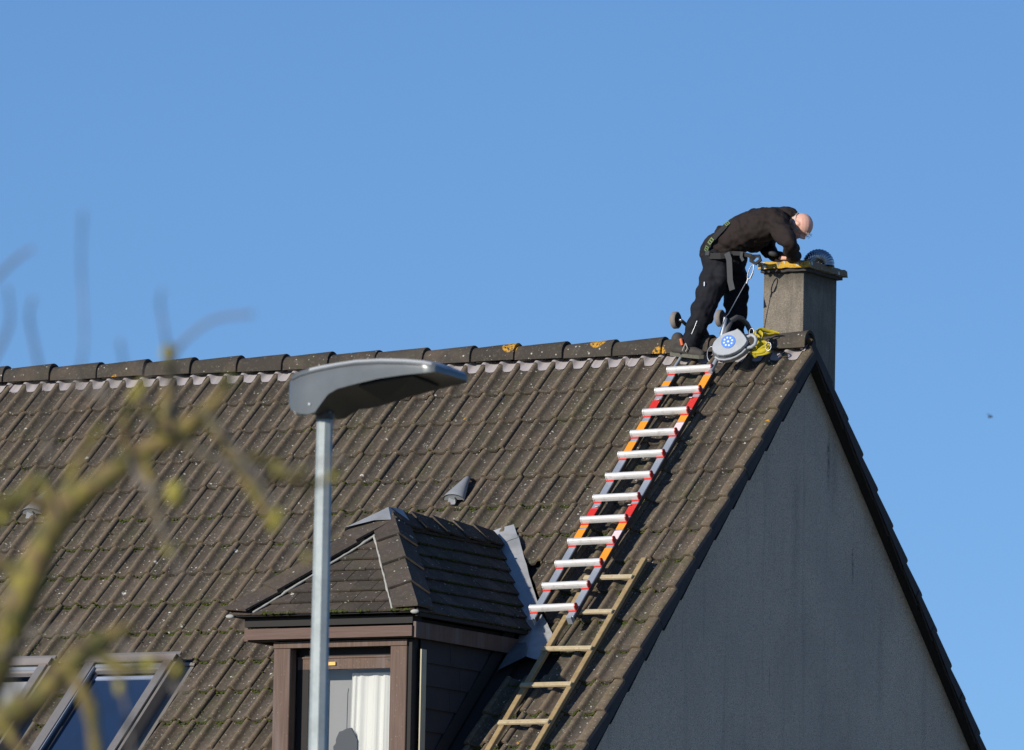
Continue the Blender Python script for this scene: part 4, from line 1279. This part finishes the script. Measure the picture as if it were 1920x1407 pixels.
# ------------------------------------------------------------------ the man
M['skin'] = None
x = N('skin'); x.set(Base_Color=x.mix(x.noise(30, 3), (.62, .33, .25), (.72, .44, .35)), Roughness=.5)
x.b.inputs['Subsurface Weight'].default_value = .08
M['skin'] = x.m
M['hair'] = plain('white_hair', (.56, .47, .43), .8, 0, .2, 120)
x = N('shirt_cloth'); x.set(Base_Color=x.mix(x.noise(9, 4), (.016, .0115, .011), (.025, .018, .0165)), Roughness=.85); x.b.inputs['Specular IOR Level'].default_value = .25
x.bump(x.noise(60, 3), .25, .004); M['shirt'] = x.m
x = N('trouser_cloth'); x.set(Base_Color=x.mix(x.noise(8, 4), (.007, .008, .012), (.014, .015, .020)), Roughness=.85); x.b.inputs['Specular IOR Level'].default_value = .25
x.bump(x.noise(60, 3), .25, .004); M['trouser'] = x.m
M['strap'] = plain('grey_webbing', (.040, .045, .050), .8, 0, .15, 50)
M['strapdark'] = plain('black_webbing', (.012, .012, .014), .8, 0, .2, 50)
M['green'] = plain('green_strap_print', (.13, .20, .075), .7, 0, .2, 60)
M['boot'] = plain('boot_leather', (.05, .045, .040), .8, 0, .3, 40, .003)
M['sole'] = plain('boot_sole', (.12, .12, .095), .9, 0, .5, 60, .004)
M['lace'] = plain('pale_lace', (.30, .28, .26), .8)
M['lacered'] = plain('orange_tab', (.62, .13, .04), .7)

def cone_blob(bm, a, b, ra, rb, seg=14, n=7):
    """rounded tapered capsule a->b added to bm"""
    a = Vector(a); b = Vector(b); d = b - a; L = max(d.length, 1e-4); q = d.to_track_quat('Z', 'Y')
    rings = []
    for i in range(n // 2 + 1): t = -pi / 2 + pi / 2 * i / (n // 2); rings.append((ra * sin(t), ra * cos(t)))
    for i in range(n // 2 + 1): t = pi / 2 * i / (n // 2); rings.append((L + rb * sin(t), rb * cos(t)))
    vs = []
    for (z, r) in rings:
        vs.append([bm.verts.new(a + q @ Vector((max(r, .0005) * cos(2 * pi * k / seg), max(r, .0005) * sin(2 * pi * k / seg), z))) for k in range(seg)])
    for i in range(len(vs) - 1):
        for k in range(seg): bm.faces.new((vs[i][k], vs[i][(k + 1) % seg], vs[i + 1][(k + 1) % seg], vs[i + 1][k]))
    bm.faces.new(list(reversed(vs[0]))); bm.faces.new(vs[-1])
def ell(bm, c, r, q=None, seg=18, n=12):
    mat = Matrix.Translation(c) @ (q.to_matrix().to_4x4() if q else Matrix.Identity(4)) @ Matrix.Diagonal((*r, 1))
    bmesh.ops.create_uvsphere(bm, u_segments=seg, v_segments=n, radius=1, matrix=mat)
def chain(bm, pts):
    for p, q in zip(pts, pts[1:]): cone_blob(bm, p[:3], q[:3], p[3], q[3])
def cloth(name, bm, voxel, mat, parent, smooth=4, fold=None, decim=None):
    me = bpy.data.meshes.new(name + '_raw'); bm.to_mesh(me); bm.free()
    o = bpy.data.objects.new(name + '_tmp', me); COL.objects.link(o)
    m = o.modifiers.new('r', 'REMESH'); m.mode = 'VOXEL'; m.voxel_size = voxel
    s = o.modifiers.new('s', 'SMOOTH'); s.factor = .6; s.iterations = smooth
    dg = bpy.context.evaluated_depsgraph_get(); dg.update()
    m2 = bpy.data.meshes.new_from_object(o.evaluated_get(dg)); m2.name = name
    bpy.data.objects.remove(o); bpy.data.meshes.remove(me)
    if fold:
        m2.update(); co = [v.co.copy() for v in m2.vertices]; no = [v.normal.copy() for v in m2.vertices]
        for v, c, n in zip(m2.vertices, co, no): v.co = c + n * fold(c)
    m2.update(); m2.polygons.foreach_set('use_smooth', [True] * len(m2.polygons))
    m2.materials.clear()
    return add(name, m2, mat, parent)

man = empty('person', (-.85, -.02, -.12), 'bald man in black work clothes and harness bending over the chimney top', 'person')
TORSO = [(-0.792, 0.0, 0.653, 0.115), (-0.869, 0.15, 0.674, 0.115), (-0.702, -0.02, 0.72, 0.118), (-0.798, 0.17, 0.74, 0.118), (-0.572, -0.04, 0.777, 0.125), (-0.689, 0.19, 0.811, 0.125), (-0.44, -0.05, 0.82, 0.128), (-0.571, 0.21, 0.858, 0.128), (-0.317, -0.04, 0.846, 0.110), (-0.443, 0.21, 0.884, 0.110)]
NARM = [(-0.267, -0.06, 0.838, 0.082), (-0.187, -0.15, 0.745, 0.070), (-0.110, -0.2, 0.672, 0.062), (-0.120, -0.16, 0.649, 0.056), (-0.175, 0.0, 0.61, 0.050), (-0.247, 0.18, 0.585, 0.040)]
FARM = [(-0.457, 0.26, 0.873, 0.080), (-0.500, 0.28, 0.80, 0.066), (-0.512, 0.24, 0.705, 0.055), (-0.433, 0.2, 0.645, 0.048), (-0.365, 0.17, 0.618, 0.040)]
NLEG = [(-0.779, 0.0, 0.637, 0.122), (-0.774, -0.03, 0.509, 0.108), (-0.798, -0.07, 0.37, 0.098), (-0.828, -0.1, 0.245, 0.090), (-0.876, -0.11, 0.118, 0.078), (-0.913, -0.12, 0.034, 0.068), (-0.940, -0.13, -0.040, 0.066)]
FLEG = [(-0.781, 0.14, 0.646, 0.118), (-0.742, 0.17, 0.513, 0.106), (-0.724, 0.19, 0.379, 0.096), (-0.727, 0.2, 0.245, 0.086), (-0.748, 0.23, 0.133, 0.074), (-0.77, 0.26, 0.0, 0.068), (-.775, .27, -.09, .066)]
hd = Vector((-.148, .08, .826))

# body: one continuous figure (head, neck, trunk, limbs, hands)
bm = bmesh.new()
for i in range(0, 8, 2): chain(bm, [tuple(TORSO[i][:3]) + (TORSO[i][3] - .03,), tuple(TORSO[i + 2][:3]) + (TORSO[i + 2][3] - .03,)]); chain(bm, [tuple(TORSO[i + 1][:3]) + (TORSO[i + 1][3] - .03,), tuple(TORSO[i + 3][:3]) + (TORSO[i + 3][3] - .03,)])
cone_blob(bm, (-.38, .08, .87), (-.24, .08, .875), .08, .062); cone_blob(bm, (-.24, .08, .875), (-.17, .08, .845), .058, .055)
for ch_ in (NARM, FARM): chain(bm, [(p[0], p[1], p[2], min(p[3] - .014, .055 - i * .004)) for i, p in enumerate(ch_)])
for ch_ in (NLEG, FLEG): chain(bm, [(p[0], p[1], p[2], p[3] * .72) for p in ch_])
# head: crown toward +x, face looking down
ell(bm, hd + Vector((.004, 0, .008)), (.080, .071, .084))                      # skull
HR = Matrix.Rotation(radians(28), 3, 'Y')
def hv(x, y, z): return hd + HR @ Vector((x, y, z))
ell(bm, hv(-.040, 0, -.042), (.058, .054, .050))                     # jaw
ell(bm, hv(-.008, 0, -.056), (.052, .050, .038))                     # cheeks
cone_blob(bm, hv(.018, 0, -.080), hv(-.012, 0, -.102), .009, .013, 10, 5)   # nose
cone_blob(bm, hv(.042, -.028, -.070), hv(.042, .028, -.070), .013, .013, 10, 5)  # brow
for sg in (-1, 1):
    ell(bm, hv(-.012, sg * .072, .002), (.028, .010, .019))          # ears
    ell(bm, hv(.026, sg * .026, -.076), (.010, .012, .008))          # eyelids
ell(bm, hv(-.038, 0, -.088), (.008, .022, .006))                     # lips
def hand(bm, wrist, dirv, side, palm_n, curl):
    d = Vector(dirv).normalized(); s = Vector(side).normalized(); nrm = Vector(palm_n).normalized()
    w = Vector(wrist)
    for k in range(4): cone_blob(bm, w + s * (k - 1.5) * .010, w + d * .085 + s * (k - 1.5) * .0195, .017, .0125, 10, 5)
    for k, L in enumerate((.070, .080, .075, .058)):
        b = w + d * .085 + s * (1.5 - k) * .0195
        m1 = b + d * L * .45 * cos(curl) - nrm * L * .45 * sin(curl); m2 = m1 + d * L * .35 * cos(curl * 1.9) - nrm * L * .35 * sin(curl * 1.9)
        m3 = m2 + d * L * .25 * cos(curl * 2.6) - nrm * L * .25 * sin(curl * 2.6)
        cone_blob(bm, b, m1, .0095, .0088, 10, 5); cone_blob(bm, m1, m2, .0088, .0082, 10, 5); cone_blob(bm, m2, m3, .0082, .0070, 10, 5)
    t0 = w + d * .03 + s * .026; t1 = t0 + d * .035 + s * .028 - nrm * .012; t2 = t1 + d * .028 + s * .004 - nrm * .012
    cone_blob(bm, t0, t1, .013, .011, 10, 5); cone_blob(bm, t1, t2, .011, .009, 10, 5)
hand(bm, (-.250, .19, .597), (-.35, .92, -.05), (-.92, -.35, 0), (0, 0, 1), .15)
hand(bm, (-.355, .165, .612), (.90, -.25, -.10), (-.25, .95, 0), (0, 0, 1), .18)
cloth('body', bm, .0052, M['skin'], man, 2)

# hair: short white fringe round the back and sides of the head
bm = bmesh.new()
ell(bm, hd + Vector((-.004, 0, .014)), (.076, .0735, .082))
bmesh.ops.bisect_plane(bm, geom=bm.verts[:] + bm.edges[:] + bm.faces[:], plane_co=hd + Vector((-.012, 0, 0)), plane_no=(1, 0, .15), clear_outer=True)
bmesh.ops.bisect_plane(bm, geom=bm.verts[:] + bm.edges[:] + bm.faces[:], plane_co=hd + Vector((0, 0, -.030)), plane_no=(.2, 0, -1), clear_outer=True)
me = bpy.data.meshes.new('hair'); bm.to_mesh(me); bm.free(); me.polygons.foreach_set('use_smooth', [True] * len(me.polygons))
hr = add('hair', me, M['hair'], man)
rn = random.Random(4); V = []; F = []
for i in range(230):
    if i < 130:
        th = rn.uniform(0, 2 * pi); c = Vector((rn.uniform(-.06, -.01), .074 * cos(th), .014 + .080 * sin(th)))
        if c.z < -.05: continue
        d = Vector((-.6, .35 * cos(th), .35 * sin(th) - .25))
    else:
        c = HR @ Vector((rn.uniform(.060, .080), rn.uniform(-.045, .045), rn.uniform(-.056, -.020))); d = Vector((.55, rn.uniform(-.3, .3), rn.uniform(-1.0, -.2)))
    d = (d + Vector((rn.uniform(-.3, .3),) * 3)).normalized() * rn.uniform(.006, .013) * (1.7 if i >= 180 else 1)
    s = Vector((rn.uniform(-1, 1), rn.uniform(-1, 1), rn.uniform(-1, 1))).normalized() * .0016
    k = len(V); p = hd + c; V += [p - s, p + s, p + d]; F.append((k, k + 1, k + 2))
add('hair_tufts', mesh('hair_tufts', V, F), M['hair'], man)

# shirt
def fold_shirt(c):
    a = sin((c.x * 1.1 + c.z * 1.3) * 34 + 5 * noise.noise(c * 6)) * .0045 * (1 if c.z < .86 else .4)
    return a * 1.7 + noise.noise(c * 17) * .009 + noise.noise(c * 38) * .004
bm = bmesh.new()
for a, b in ((0, 2), (2, 4), (4, 6), (6, 8)):
    cone_blob(bm, TORSO[a][:3], TORSO[b][:3], TORSO[a][3], TORSO[b][3]); cone_blob(bm, TORSO[a + 1][:3], TORSO[b + 1][:3], TORSO[a + 1][3], TORSO[b + 1][3])
    m1 = [(TORSO[a][i] + TORSO[a + 1][i]) / 2 for i in range(3)]; m2 = [(TORSO[b][i] + TORSO[b + 1][i]) / 2 for i in range(3)]
    cone_blob(bm, m1, m2, TORSO[a][3] + .006, TORSO[b][3] + .004)
for x_, y_, z_, r_ in [(-.553, .05, .733, .085), (-.480, .06, .755, .085), (-.430, .0, .765, .07), (-.535, .1, .712, .065), (-.62, .02, .70, .07), (-.50, .06, .705, .06)]: ell(bm, Vector((x_, y_, z_)), (r_, r_ * 1.1, r_ * .8))
cone_blob(bm, (-.36, .08, .885), (-.245, .08, .893), .088, .072)           # collar
chain(bm, [(-.40, .0, .85, .10)] + [tuple(NARM[0])]); chain(bm, [(-.45, .2, .86, .10)] + [tuple(FARM[0])])
chain(bm, NARM[:5] + [(-.225, .12, .595, .046)]); chain(bm, FARM)
shirt = cloth('shirt', bm, .0075, M['shirt'], man, 3, fold_shirt)
# loose shirt tail at the back of the waist
MB().prism([(-.852, .02, .742), (-.900, .06, .716), (-.915, .10, .695), (-.86, .12, .69), (-.80, .06, .70)], (.0, .02, .012)).build('shirt_tail', M['shirt'], shirt)

# trousers
def fold_tr(c):
    k = 1.4 if c.z < .32 else 1.0
    return k * (sin(c.z * 46 + c.x * 18 + 6 * noise.noise(c * 5)) * .0050 + noise.noise(c * 14) * .008 + noise.noise(c * 33) * .003)
bm = bmesh.new()
chain(bm, NLEG); chain(bm, FLEG)
ell(bm, Vector((-.815, .07, .655)), (.118, .175, .118)); ell(bm, Vector((-.775, .06, .705)), (.105, .165, .085)); ell(bm, Vector((-.70, .10, .60)), (.095, .13, .10))
ell(bm, Vector((-.72, -.085, .47)), (.07, .05, .085))     # thigh pocket
cone_blob(bm, (-.944, -.13, -.035), (-.946, -.13, -.060), .070, .066)
cloth('trousers', bm, .0075, M['trouser'], man, 3, fold_tr)
MB().box((-.795, -.175, .405), (.006, .003, .030), None).build('pocket_tag', M['white'], man)

# boots
def boot(A, d, up_, name='boot'):
    A = Vector(A); d = Vector(d).normalized(); u = Vector(up_).normalized(); u = (u - d * u.dot(d)).normalized(); w = d.cross(u)
    P = lambda a, b, c: A + d * a + w * b + u * c
    bm = bmesh.new()
    cone_blob(bm, P(.01, 0, .045), P(.16, 0, .034), .040, .036); cone_blob(bm, P(.16, 0, .034), P(.225, 0, .026), .038, .028)
    cone_blob(bm, P(.005, 0, .050), P(.02, 0, .120), .042, .046); cone_blob(bm, P(.12, 0, .045), P(.035, 0, .10), .034, .044)
    b = cloth(name, bm, .006, M['boot'], man, 3)
    outl = [(-.035, .0), (-.028, .030), (.02, .038), (.09, .036), (.17, .043), (.225, .036), (.252, .014), (.254, -.012), (.228, -.034), (.17, -.042), (.09, -.036), (.02, -.038), (-.028, -.030)]
    s = MB().prism([P(x, y, -.006) for x, y in outl], u * .026).build('sole', M['sole'], b)
    for k in range(3):
        MB().tube([P(.075 + k * .022, -.030, .085 - k * .014), P(.082 + k * .022, 0, .098 - k * .014), P(.075 + k * .022, .034, .085 - k * .014)], .004, 6).build('lace', M['lace'], b)
    MB().tube([P(.070, .035, .125), P(.092, .048, .082)], .012, 8).build('pull_tab', M['lacered'], b)
    MB().tube([P(.10, .02, .098), P(.135, .045, .066), P(.122, .052, .040)], .0055, 6).build('lace', M['lace'], b)
    MB().tube([P(.10, .015, .098), P(.108, .052, .072), P(.098, .056, .045)], .0055, 6).build('lace', M['lace'], b)
boot((-1.038, -.135, -.092), (.965, -.09, -.13), (0, -.25, 1))
boot((-.80, .29, -.245), (.97, .1, -.05), (0, .55, 1))

# harness
hs_ = [(-.812, -.118, .640), (-.790, -.142, .672), (-.752, -.155, .718), (-.690, -.158, .776), (-.640, -.140, .832), (-.590, -.100, .880), (-.550, -.050, .912), (-.50, .0, .935)]
def surf(p, n, amt): return Vector(p) + Vector(n) * amt
me = ribbon([Vector(p) for p in hs_], .036, 'shoulder_strap', 0, .006)
def put_strap(pts, w, mat, name, wide, t=.005, parent=man):
    """flat strap: pts with a width direction"""
    V = []; F = []
    pts = [Vector(p) for p in pts]
    for i, p in enumerate(pts):
        tg = (pts[min(i + 1, len(pts) - 1)] - pts[max(i - 1, 0)]).normalized()
        wd = Vector(wide) - tg * Vector(wide).dot(tg); wd.normalize(); nn = tg.cross(wd)
        V += [p + wd * w / 2 + nn * t / 2, p - wd * w / 2 + nn * t / 2, p - wd * w / 2 - nn * t / 2, p + wd * w / 2 - nn * t / 2]
    for i in range(len(pts) - 1):
        for k in range(4): F.append((i * 4 + k, i * 4 + (k + 1) % 4, (i + 1) * 4 + (k + 1) % 4, (i + 1) * 4 + k))
    F += [(0, 1, 2, 3), tuple(range(len(V) - 1, len(V) - 5, -1))]
    return add(name, mesh(name, V, F), M[mat], parent)
ss = put_strap(hs_, .036, 'strapdark', 'shoulder_strap', (.9, 0, -.5))
def green(p, q): 
    p = Vector(p); q = Vector(q); g = put_strap([p, q], .030, 'green', 'strap_print', (.9, 0, -.5), .0025, ss)
    for k in range(2):
        c = p.lerp(q, .3 + .4 * k); put_strap([c - (q - p) * .10 + Vector((0, -.0022, 0)), c + (q - p) * .10 + Vector((0, -.0022, 0))], .018, 'strapdark', 'strap_print', (.9, 0, -.5), .001, ss)
def on(i, t, off=.010): 
    p = Vector(hs_[i]).lerp(Vector(hs_[i + 1]), t); return p + Vector((-.15, -1, .1)).normalized() * off
green(on(0, .2), on(1, .15)); green(on(1, .5), on(2, .25)); green(on(3, .9), on(4, .35))
put_strap([(-.895, .10, .665), (-.870, .0, .650), (-.83, -.09, .630), (-.765, -.145, .610), (-.68, -.150, .605), (-.60, -.11, .62)], .044, 'strapdark', 'waist_strap', (.1, 0, 1))
put_strap([(-.845, -.075, .648), (-.800, -.128, .634), (-.765, -.150, .628)], .034, 'strap', 'waist_pad', (.1, 0, 1), .018)
put_strap([(-.630, -.150, .625), (-.607, -.156, .575), (-.600, -.160, .50), (-.592, -.165, .42), (-.570, -.172, .352)], .044, 'strap', 'hanging_strap', (1, 0, .1))
put_strap([(-.60, -.12, .625), (-.52, -.12, .618), (-.455, -.115, .600), (-.43, -.10, .575)], .030, 'strapdark', 'lanyard_strap', (.1, 0, 1), .012)
put_strap([(-.517, -.135, .628), (-.520, -.137, .592), (-.505, -.135, .565)], .022, 'strap', 'buckle_strap', (1, 0, .1), .008)
put_strap([(-.46, -.10, .60), (-.46, -.10, .565), (-.425, -.095, .545), (-.39, -.09, .570), (-.40, -.09, .60), (-.46, -.1, .60)], .018, 'strapdark', 'tool_loop', (0, 1, 0), .022)
MB().ball((-.385, .09, .640), (.040, .03, .022), 12, 8, Matrix.Rotation(.35, 3, 'Y')).build('glove_cuff', M['strap'], man)

# ------------------------------------------------------------------ young tree in the foreground
x = N('lichen_bark')
n1 = x.noise(55, 4, .6); n2 = x.noise(22, 3)
col = x.mix(x.ramp(n2, [(.40, 0), (.60, 1)]), (.085, .055, .030), (.21, .150, .065))
col = x.mix(x.ramp(n1, [(.47, 0), (.60, .85)]), col, (.24, .215, .035))
col = x.mix(x.ramp(x.noise(30, 3), [(.50, 0), (.62, .8)]), col, (.06, .075, .02))
x.set(Base_Color=col, Roughness=.9); x.bump(n1, .7, .004)
M['bark'] = x.m
x = N('twig_bark'); x.set(Base_Color=x.mix(x.noise(40, 3), (.12, .10, .10), (.19, .17, .13)), Roughness=.9); M['twig'] = x.m
M['bud'] = plain('lichen_tuft', (.28, .25, .045), .9, 0, .35, 60)
tree = empty('young_tree', (20.38, -44.29, GZ), 'out of focus bare young tree with lichen-covered branches in the left foreground', 'tree')
def limb(pts, name, mat='bark', parent=None, knob=.30, n=9, sub=4):
    P = [Vector(p[:3]) for p in pts]; R = [p[3] for p in pts]; out = []; rad = []
    for i in range(len(P) - 1):
        p0 = P[max(i - 1, 0)]; p1 = P[i]; p2 = P[i + 1]; p3 = P[min(i + 2, len(P) - 1)]
        for k in range(sub):
            q = k / sub; out.append(.5 * ((2 * p1) + (-p0 + p2) * q + (2 * p0 - 5 * p1 + 4 * p2 - p3) * q * q + (-p0 + 3 * p1 - 3 * p2 + p3) * q ** 3))
            rad.append((.62 if mat == 'twig' else 1.22) * (R[i] * (1 - q) + R[i + 1] * q) * (1 + knob * noise.noise(out[-1] * 23)))
    out.append(P[-1]); rad.append(R[-1])
    return MB().tube(out, rad, n).build(name, M[mat], parent or tree)
LIMB = [(20.330, -44.30, -9.06, .060), (20.36, -44.30, -8.3, .050), (20.40, -44.297, -7.5, .042), (20.439, -44.295, -6.891, 0.034), (20.498, -44.295, -6.646, 0.028), (20.548, -44.289, -6.482, 0.025), (20.596, -44.281, -6.342, 0.023), (20.64, -44.273, -6.227, 0.019), (20.685, -44.261, -6.127, 0.020), (20.732, -44.242, -6.083, 0.016), (20.784, -44.219, -6.039, 0.0145), (20.843, -44.192, -5.999, 0.015), (20.888, -44.173, -5.966, 0.011), (20.914, -44.163, -5.932, 0.008), (20.927, -44.16, -5.904, 0.005)]
B2 = [(20.40, -44.297, -7.45, .034), (20.58, -44.50, -7.0, .028), (20.765, -44.723, -6.643, 0.022), (20.811, -44.711, -6.541, 0.018), (20.855, -44.696, -6.479, 0.016), (20.905, -44.673, -6.446, 0.0145), (20.945, -44.658, -6.398, 0.013), (20.977, -44.644, -6.368, 0.014), (21.009, -44.63, -6.347, 0.009), (21.034, -44.618, -6.336, 0.004)]
B3 = [(20.45, -44.295, -6.80, .020), (20.60, -44.45, -6.40, .014), (20.718, -44.579, -6.184, 0.010), (20.762, -44.561, -6.14, 0.010), (20.794, -44.545, -6.129, 0.009), (20.829, -44.524, -6.146, 0.010)]
limb(LIMB[:4], 'trunk', knob=.06, n=12)
limb(LIMB[3:], 'branch'); limb(B2, 'branch'); limb(B3, 'branch')
TW2 = [
[(20.965, -44.15, -6.085, .007), (21.00, -44.13, -6.06, .0065), (21.035, -44.11, -6.075, .006), (21.07, -44.09, -6.06, .005)],
[(20.843, -44.192, -5.999, .008), (20.90, -44.16, -6.035, .007), (20.94, -44.14, -6.03, .006), (21.02, -44.10, -6.05, .005)],
[(20.784, -44.219, -6.039, .008), (20.775, -44.225, -5.985, .007), (20.79, -44.22, -5.94, .006)],
[(20.977, -44.644, -6.368, .009), (21.03, -44.63, -6.40, .008), (21.07, -44.61, -6.385, .007), (21.10, -44.60, -6.40, .006)],
[(20.685, -44.261, -6.127, .009), (20.70, -44.25, -6.06, .007), (20.735, -44.23, -5.99, .005)],
[(20.80, -44.215, -6.025, .010), (20.825, -44.225, -6.075, .009), (20.845, -44.24, -6.125, .0075), (20.875, -44.25, -6.185, .005)],
[(20.843, -44.192, -5.999, .011), (20.838, -44.20, -5.955, .0095), (20.846, -44.205, -5.915, .008), (20.842, -44.21, -5.875, .0085)],
[(20.843, -44.192, -5.999, .010), (20.806, -44.21, -5.965, .009), (20.800, -44.215, -5.925, .006)],
[(20.888, -44.173, -5.966, .008), (20.925, -44.16, -6.02, .0075), (20.965, -44.15, -6.085, .0075), (20.995, -44.14, -6.14, .006)],
[(20.945, -44.658, -6.398, .009), (20.985, -44.66, -6.45, .009), (21.000, -44.66, -6.52, .008), (21.01, -44.66, -6.60, .008)],
[(20.685, -44.261, -6.127, .010), (20.655, -44.27, -6.07, .009), (20.63, -44.28, -6.09, .008), (20.60, -44.29, -6.13, .006)],
[(20.64, -44.273, -6.227, .010), (20.60, -44.29, -6.20, .008), (20.57, -44.30, -6.21, .006)],
[(20.855, -44.696, -6.479, .009), (20.90, -44.70, -6.53, .008), (20.95, -44.70, -6.60, .007)],
]
for t in TW2:
    s2 = limb(t, 'twig', 'bark', knob=.5, n=8)
    MB().ball(Vector(t[-1][:3]), (t[-1][3] * 1.5, t[-1][3] * 1.4, t[-1][3] * 1.7), 8, 6).build('bud', M['bud'], s2)
TW = [
[(20.869, -44.235, -6.004, 0.006), (20.951, -44.387, -5.987, 0.0048), (21.022, -44.503, -5.961, 0.004), (21.141, -44.701, -5.946, 0.003)],
[(20.869, -44.235, -6.004, 0.006), (20.898, -44.354, -5.998, 0.0048), (20.945, -44.453, -5.973, 0.004), (21.143, -44.784, -5.981, 0.003)],
[(20.872, -44.234, -6.002, 0.006), (20.935, -44.365, -5.927, 0.0048), (21.087, -44.631, -5.914, 0.004), (21.104, -44.681, -5.865, 0.003), (21.272, -44.957, -5.885, 0.0025)],
[(20.873, -44.248, -5.885, 0.006), (20.979, -44.397, -5.883, 0.0048), (21.056, -44.442, -5.859, 0.004), (21.249, -44.663, -5.884, 0.003)],
[(20.711, -44.304, -6.132, 0.006), (20.786, -44.466, -6.046, 0.0048), (20.936, -44.641, -5.973, 0.004), (21.038, -44.785, -5.93, 0.003), (20.995, -44.728, -5.81, 0.0025), (21.257, -45.159, -5.797, 0.002)],
[(20.699, -44.324, -6.028, 0.006), (20.767, -44.464, -5.931, 0.0048), (20.799, -44.551, -5.861, 0.004), (21.007, -44.881, -5.877, 0.003)],
[(20.614, -44.399, -5.803, 0.006), (20.743, -44.548, -5.79, 0.0048), (20.886, -44.727, -5.791, 0.004), (20.983, -44.848, -5.799, 0.003)],
[(20.81, -44.262, -6.044, 0.006), (20.911, -44.375, -6.106, 0.0048), (21.047, -44.569, -6.181, 0.004), (21.116, -44.613, -6.266, 0.003)],
[(20.81, -44.262, -6.044, 0.006), (20.926, -44.429, -6.095, 0.0048), (20.991, -44.43, -6.118, 0.004), (21.07, -44.541, -6.115, 0.003)],
[(20.913, -44.216, -5.971, 0.006), (21.079, -44.36, -6.077, 0.0048), (21.161, -44.42, -6.15, 0.004), (21.307, -44.583, -6.237, 0.003)],
[(20.739, -44.315, -5.93, 0.006), (20.859, -44.435, -5.964, 0.0048), (20.96, -44.542, -5.947, 0.004), (21.03, -44.67, -5.916, 0.003)],
[(20.745, -44.259, -6.332, 0.006), (20.872, -44.381, -6.405, 0.0048), (21.006, -44.579, -6.479, 0.004), (21.081, -44.687, -6.535, 0.003)],
[(20.778, -44.244, -6.309, 0.006), (20.917, -44.395, -6.375, 0.0048), (21.08, -44.567, -6.424, 0.004), (21.151, -44.657, -6.44, 0.003)],
[(20.619, -44.313, -6.445, 0.006), (20.749, -44.48, -6.418, 0.0048), (20.858, -44.692, -6.342, 0.004), (20.969, -44.86, -6.312, 0.003)],
[(20.609, -44.385, -5.933, 0.006), (20.731, -44.522, -5.896, 0.0048), (20.803, -44.612, -5.868, 0.004), (20.837, -44.677, -5.829, 0.003)],
[(20.869, -44.235, -6.004, 0.006), (21.045, -44.382, -6.07, 0.0048), (21.126, -44.361, -6.079, 0.004), (21.385, -44.624, -6.098, 0.003)],
[(20.622, -44.324, -6.346, 0.006), (20.733, -44.412, -6.324, 0.0048), (20.879, -44.513, -6.327, 0.004)],
]
for t in TW:
    tw_ = limb(t, 'twig', 'twig', knob=.25, n=6)
    rn = random.Random(len(t) + int(t[0][0] * 1000))
    for p in t[1:]:
        if rn.random() < .8 and p[2] < -5.95:
            MB().ball(Vector(p[:3]), (p[3] * 1.7, p[3] * 1.5, p[3] * 2.6), 7, 5).build('bud', M['bud'] if (rn.random() < .3 and p[2] < -6.02) else M['twig'], tw_)
for (x_, y_, z_, r_) in [(20.991, -44.430, -6.118, .016), (20.69, -44.25, -6.11, .016), (20.98, -44.64, -6.366, .014), (21.10, -44.68, -6.40, .010), (21.18, -44.45, -6.16, .010)]:
    MB().ball((x_, y_, z_), (r_, r_, r_ * 1.2), 9, 7).build('lichen_tuft', M['bud'], tree)
# ------------------------------------------------------------------ a bird far off
bird = MB().ball((0, 0, 0), (.06, .025, .022), 8, 6)
bo = bird.build('bird', M['black'], None, M=None, label='tiny dark bird far off in the sky right of the gable', cat='bird')
bo.data.transform(Matrix.Translation((-48.71, 106.3, 12.4)))
for sg in (-1, 1):
    MB().face_block([Vector((-48.71, 106.3, 12.42)) + Vector(p) for p in ((-.02, sg * .01, .01), (.025, sg * .01, .01), (-.01, sg * .12, .03), (-.04, sg * .11, .03))], [(0, 1, 2, 3)]).build('wing', M['black'], bo)
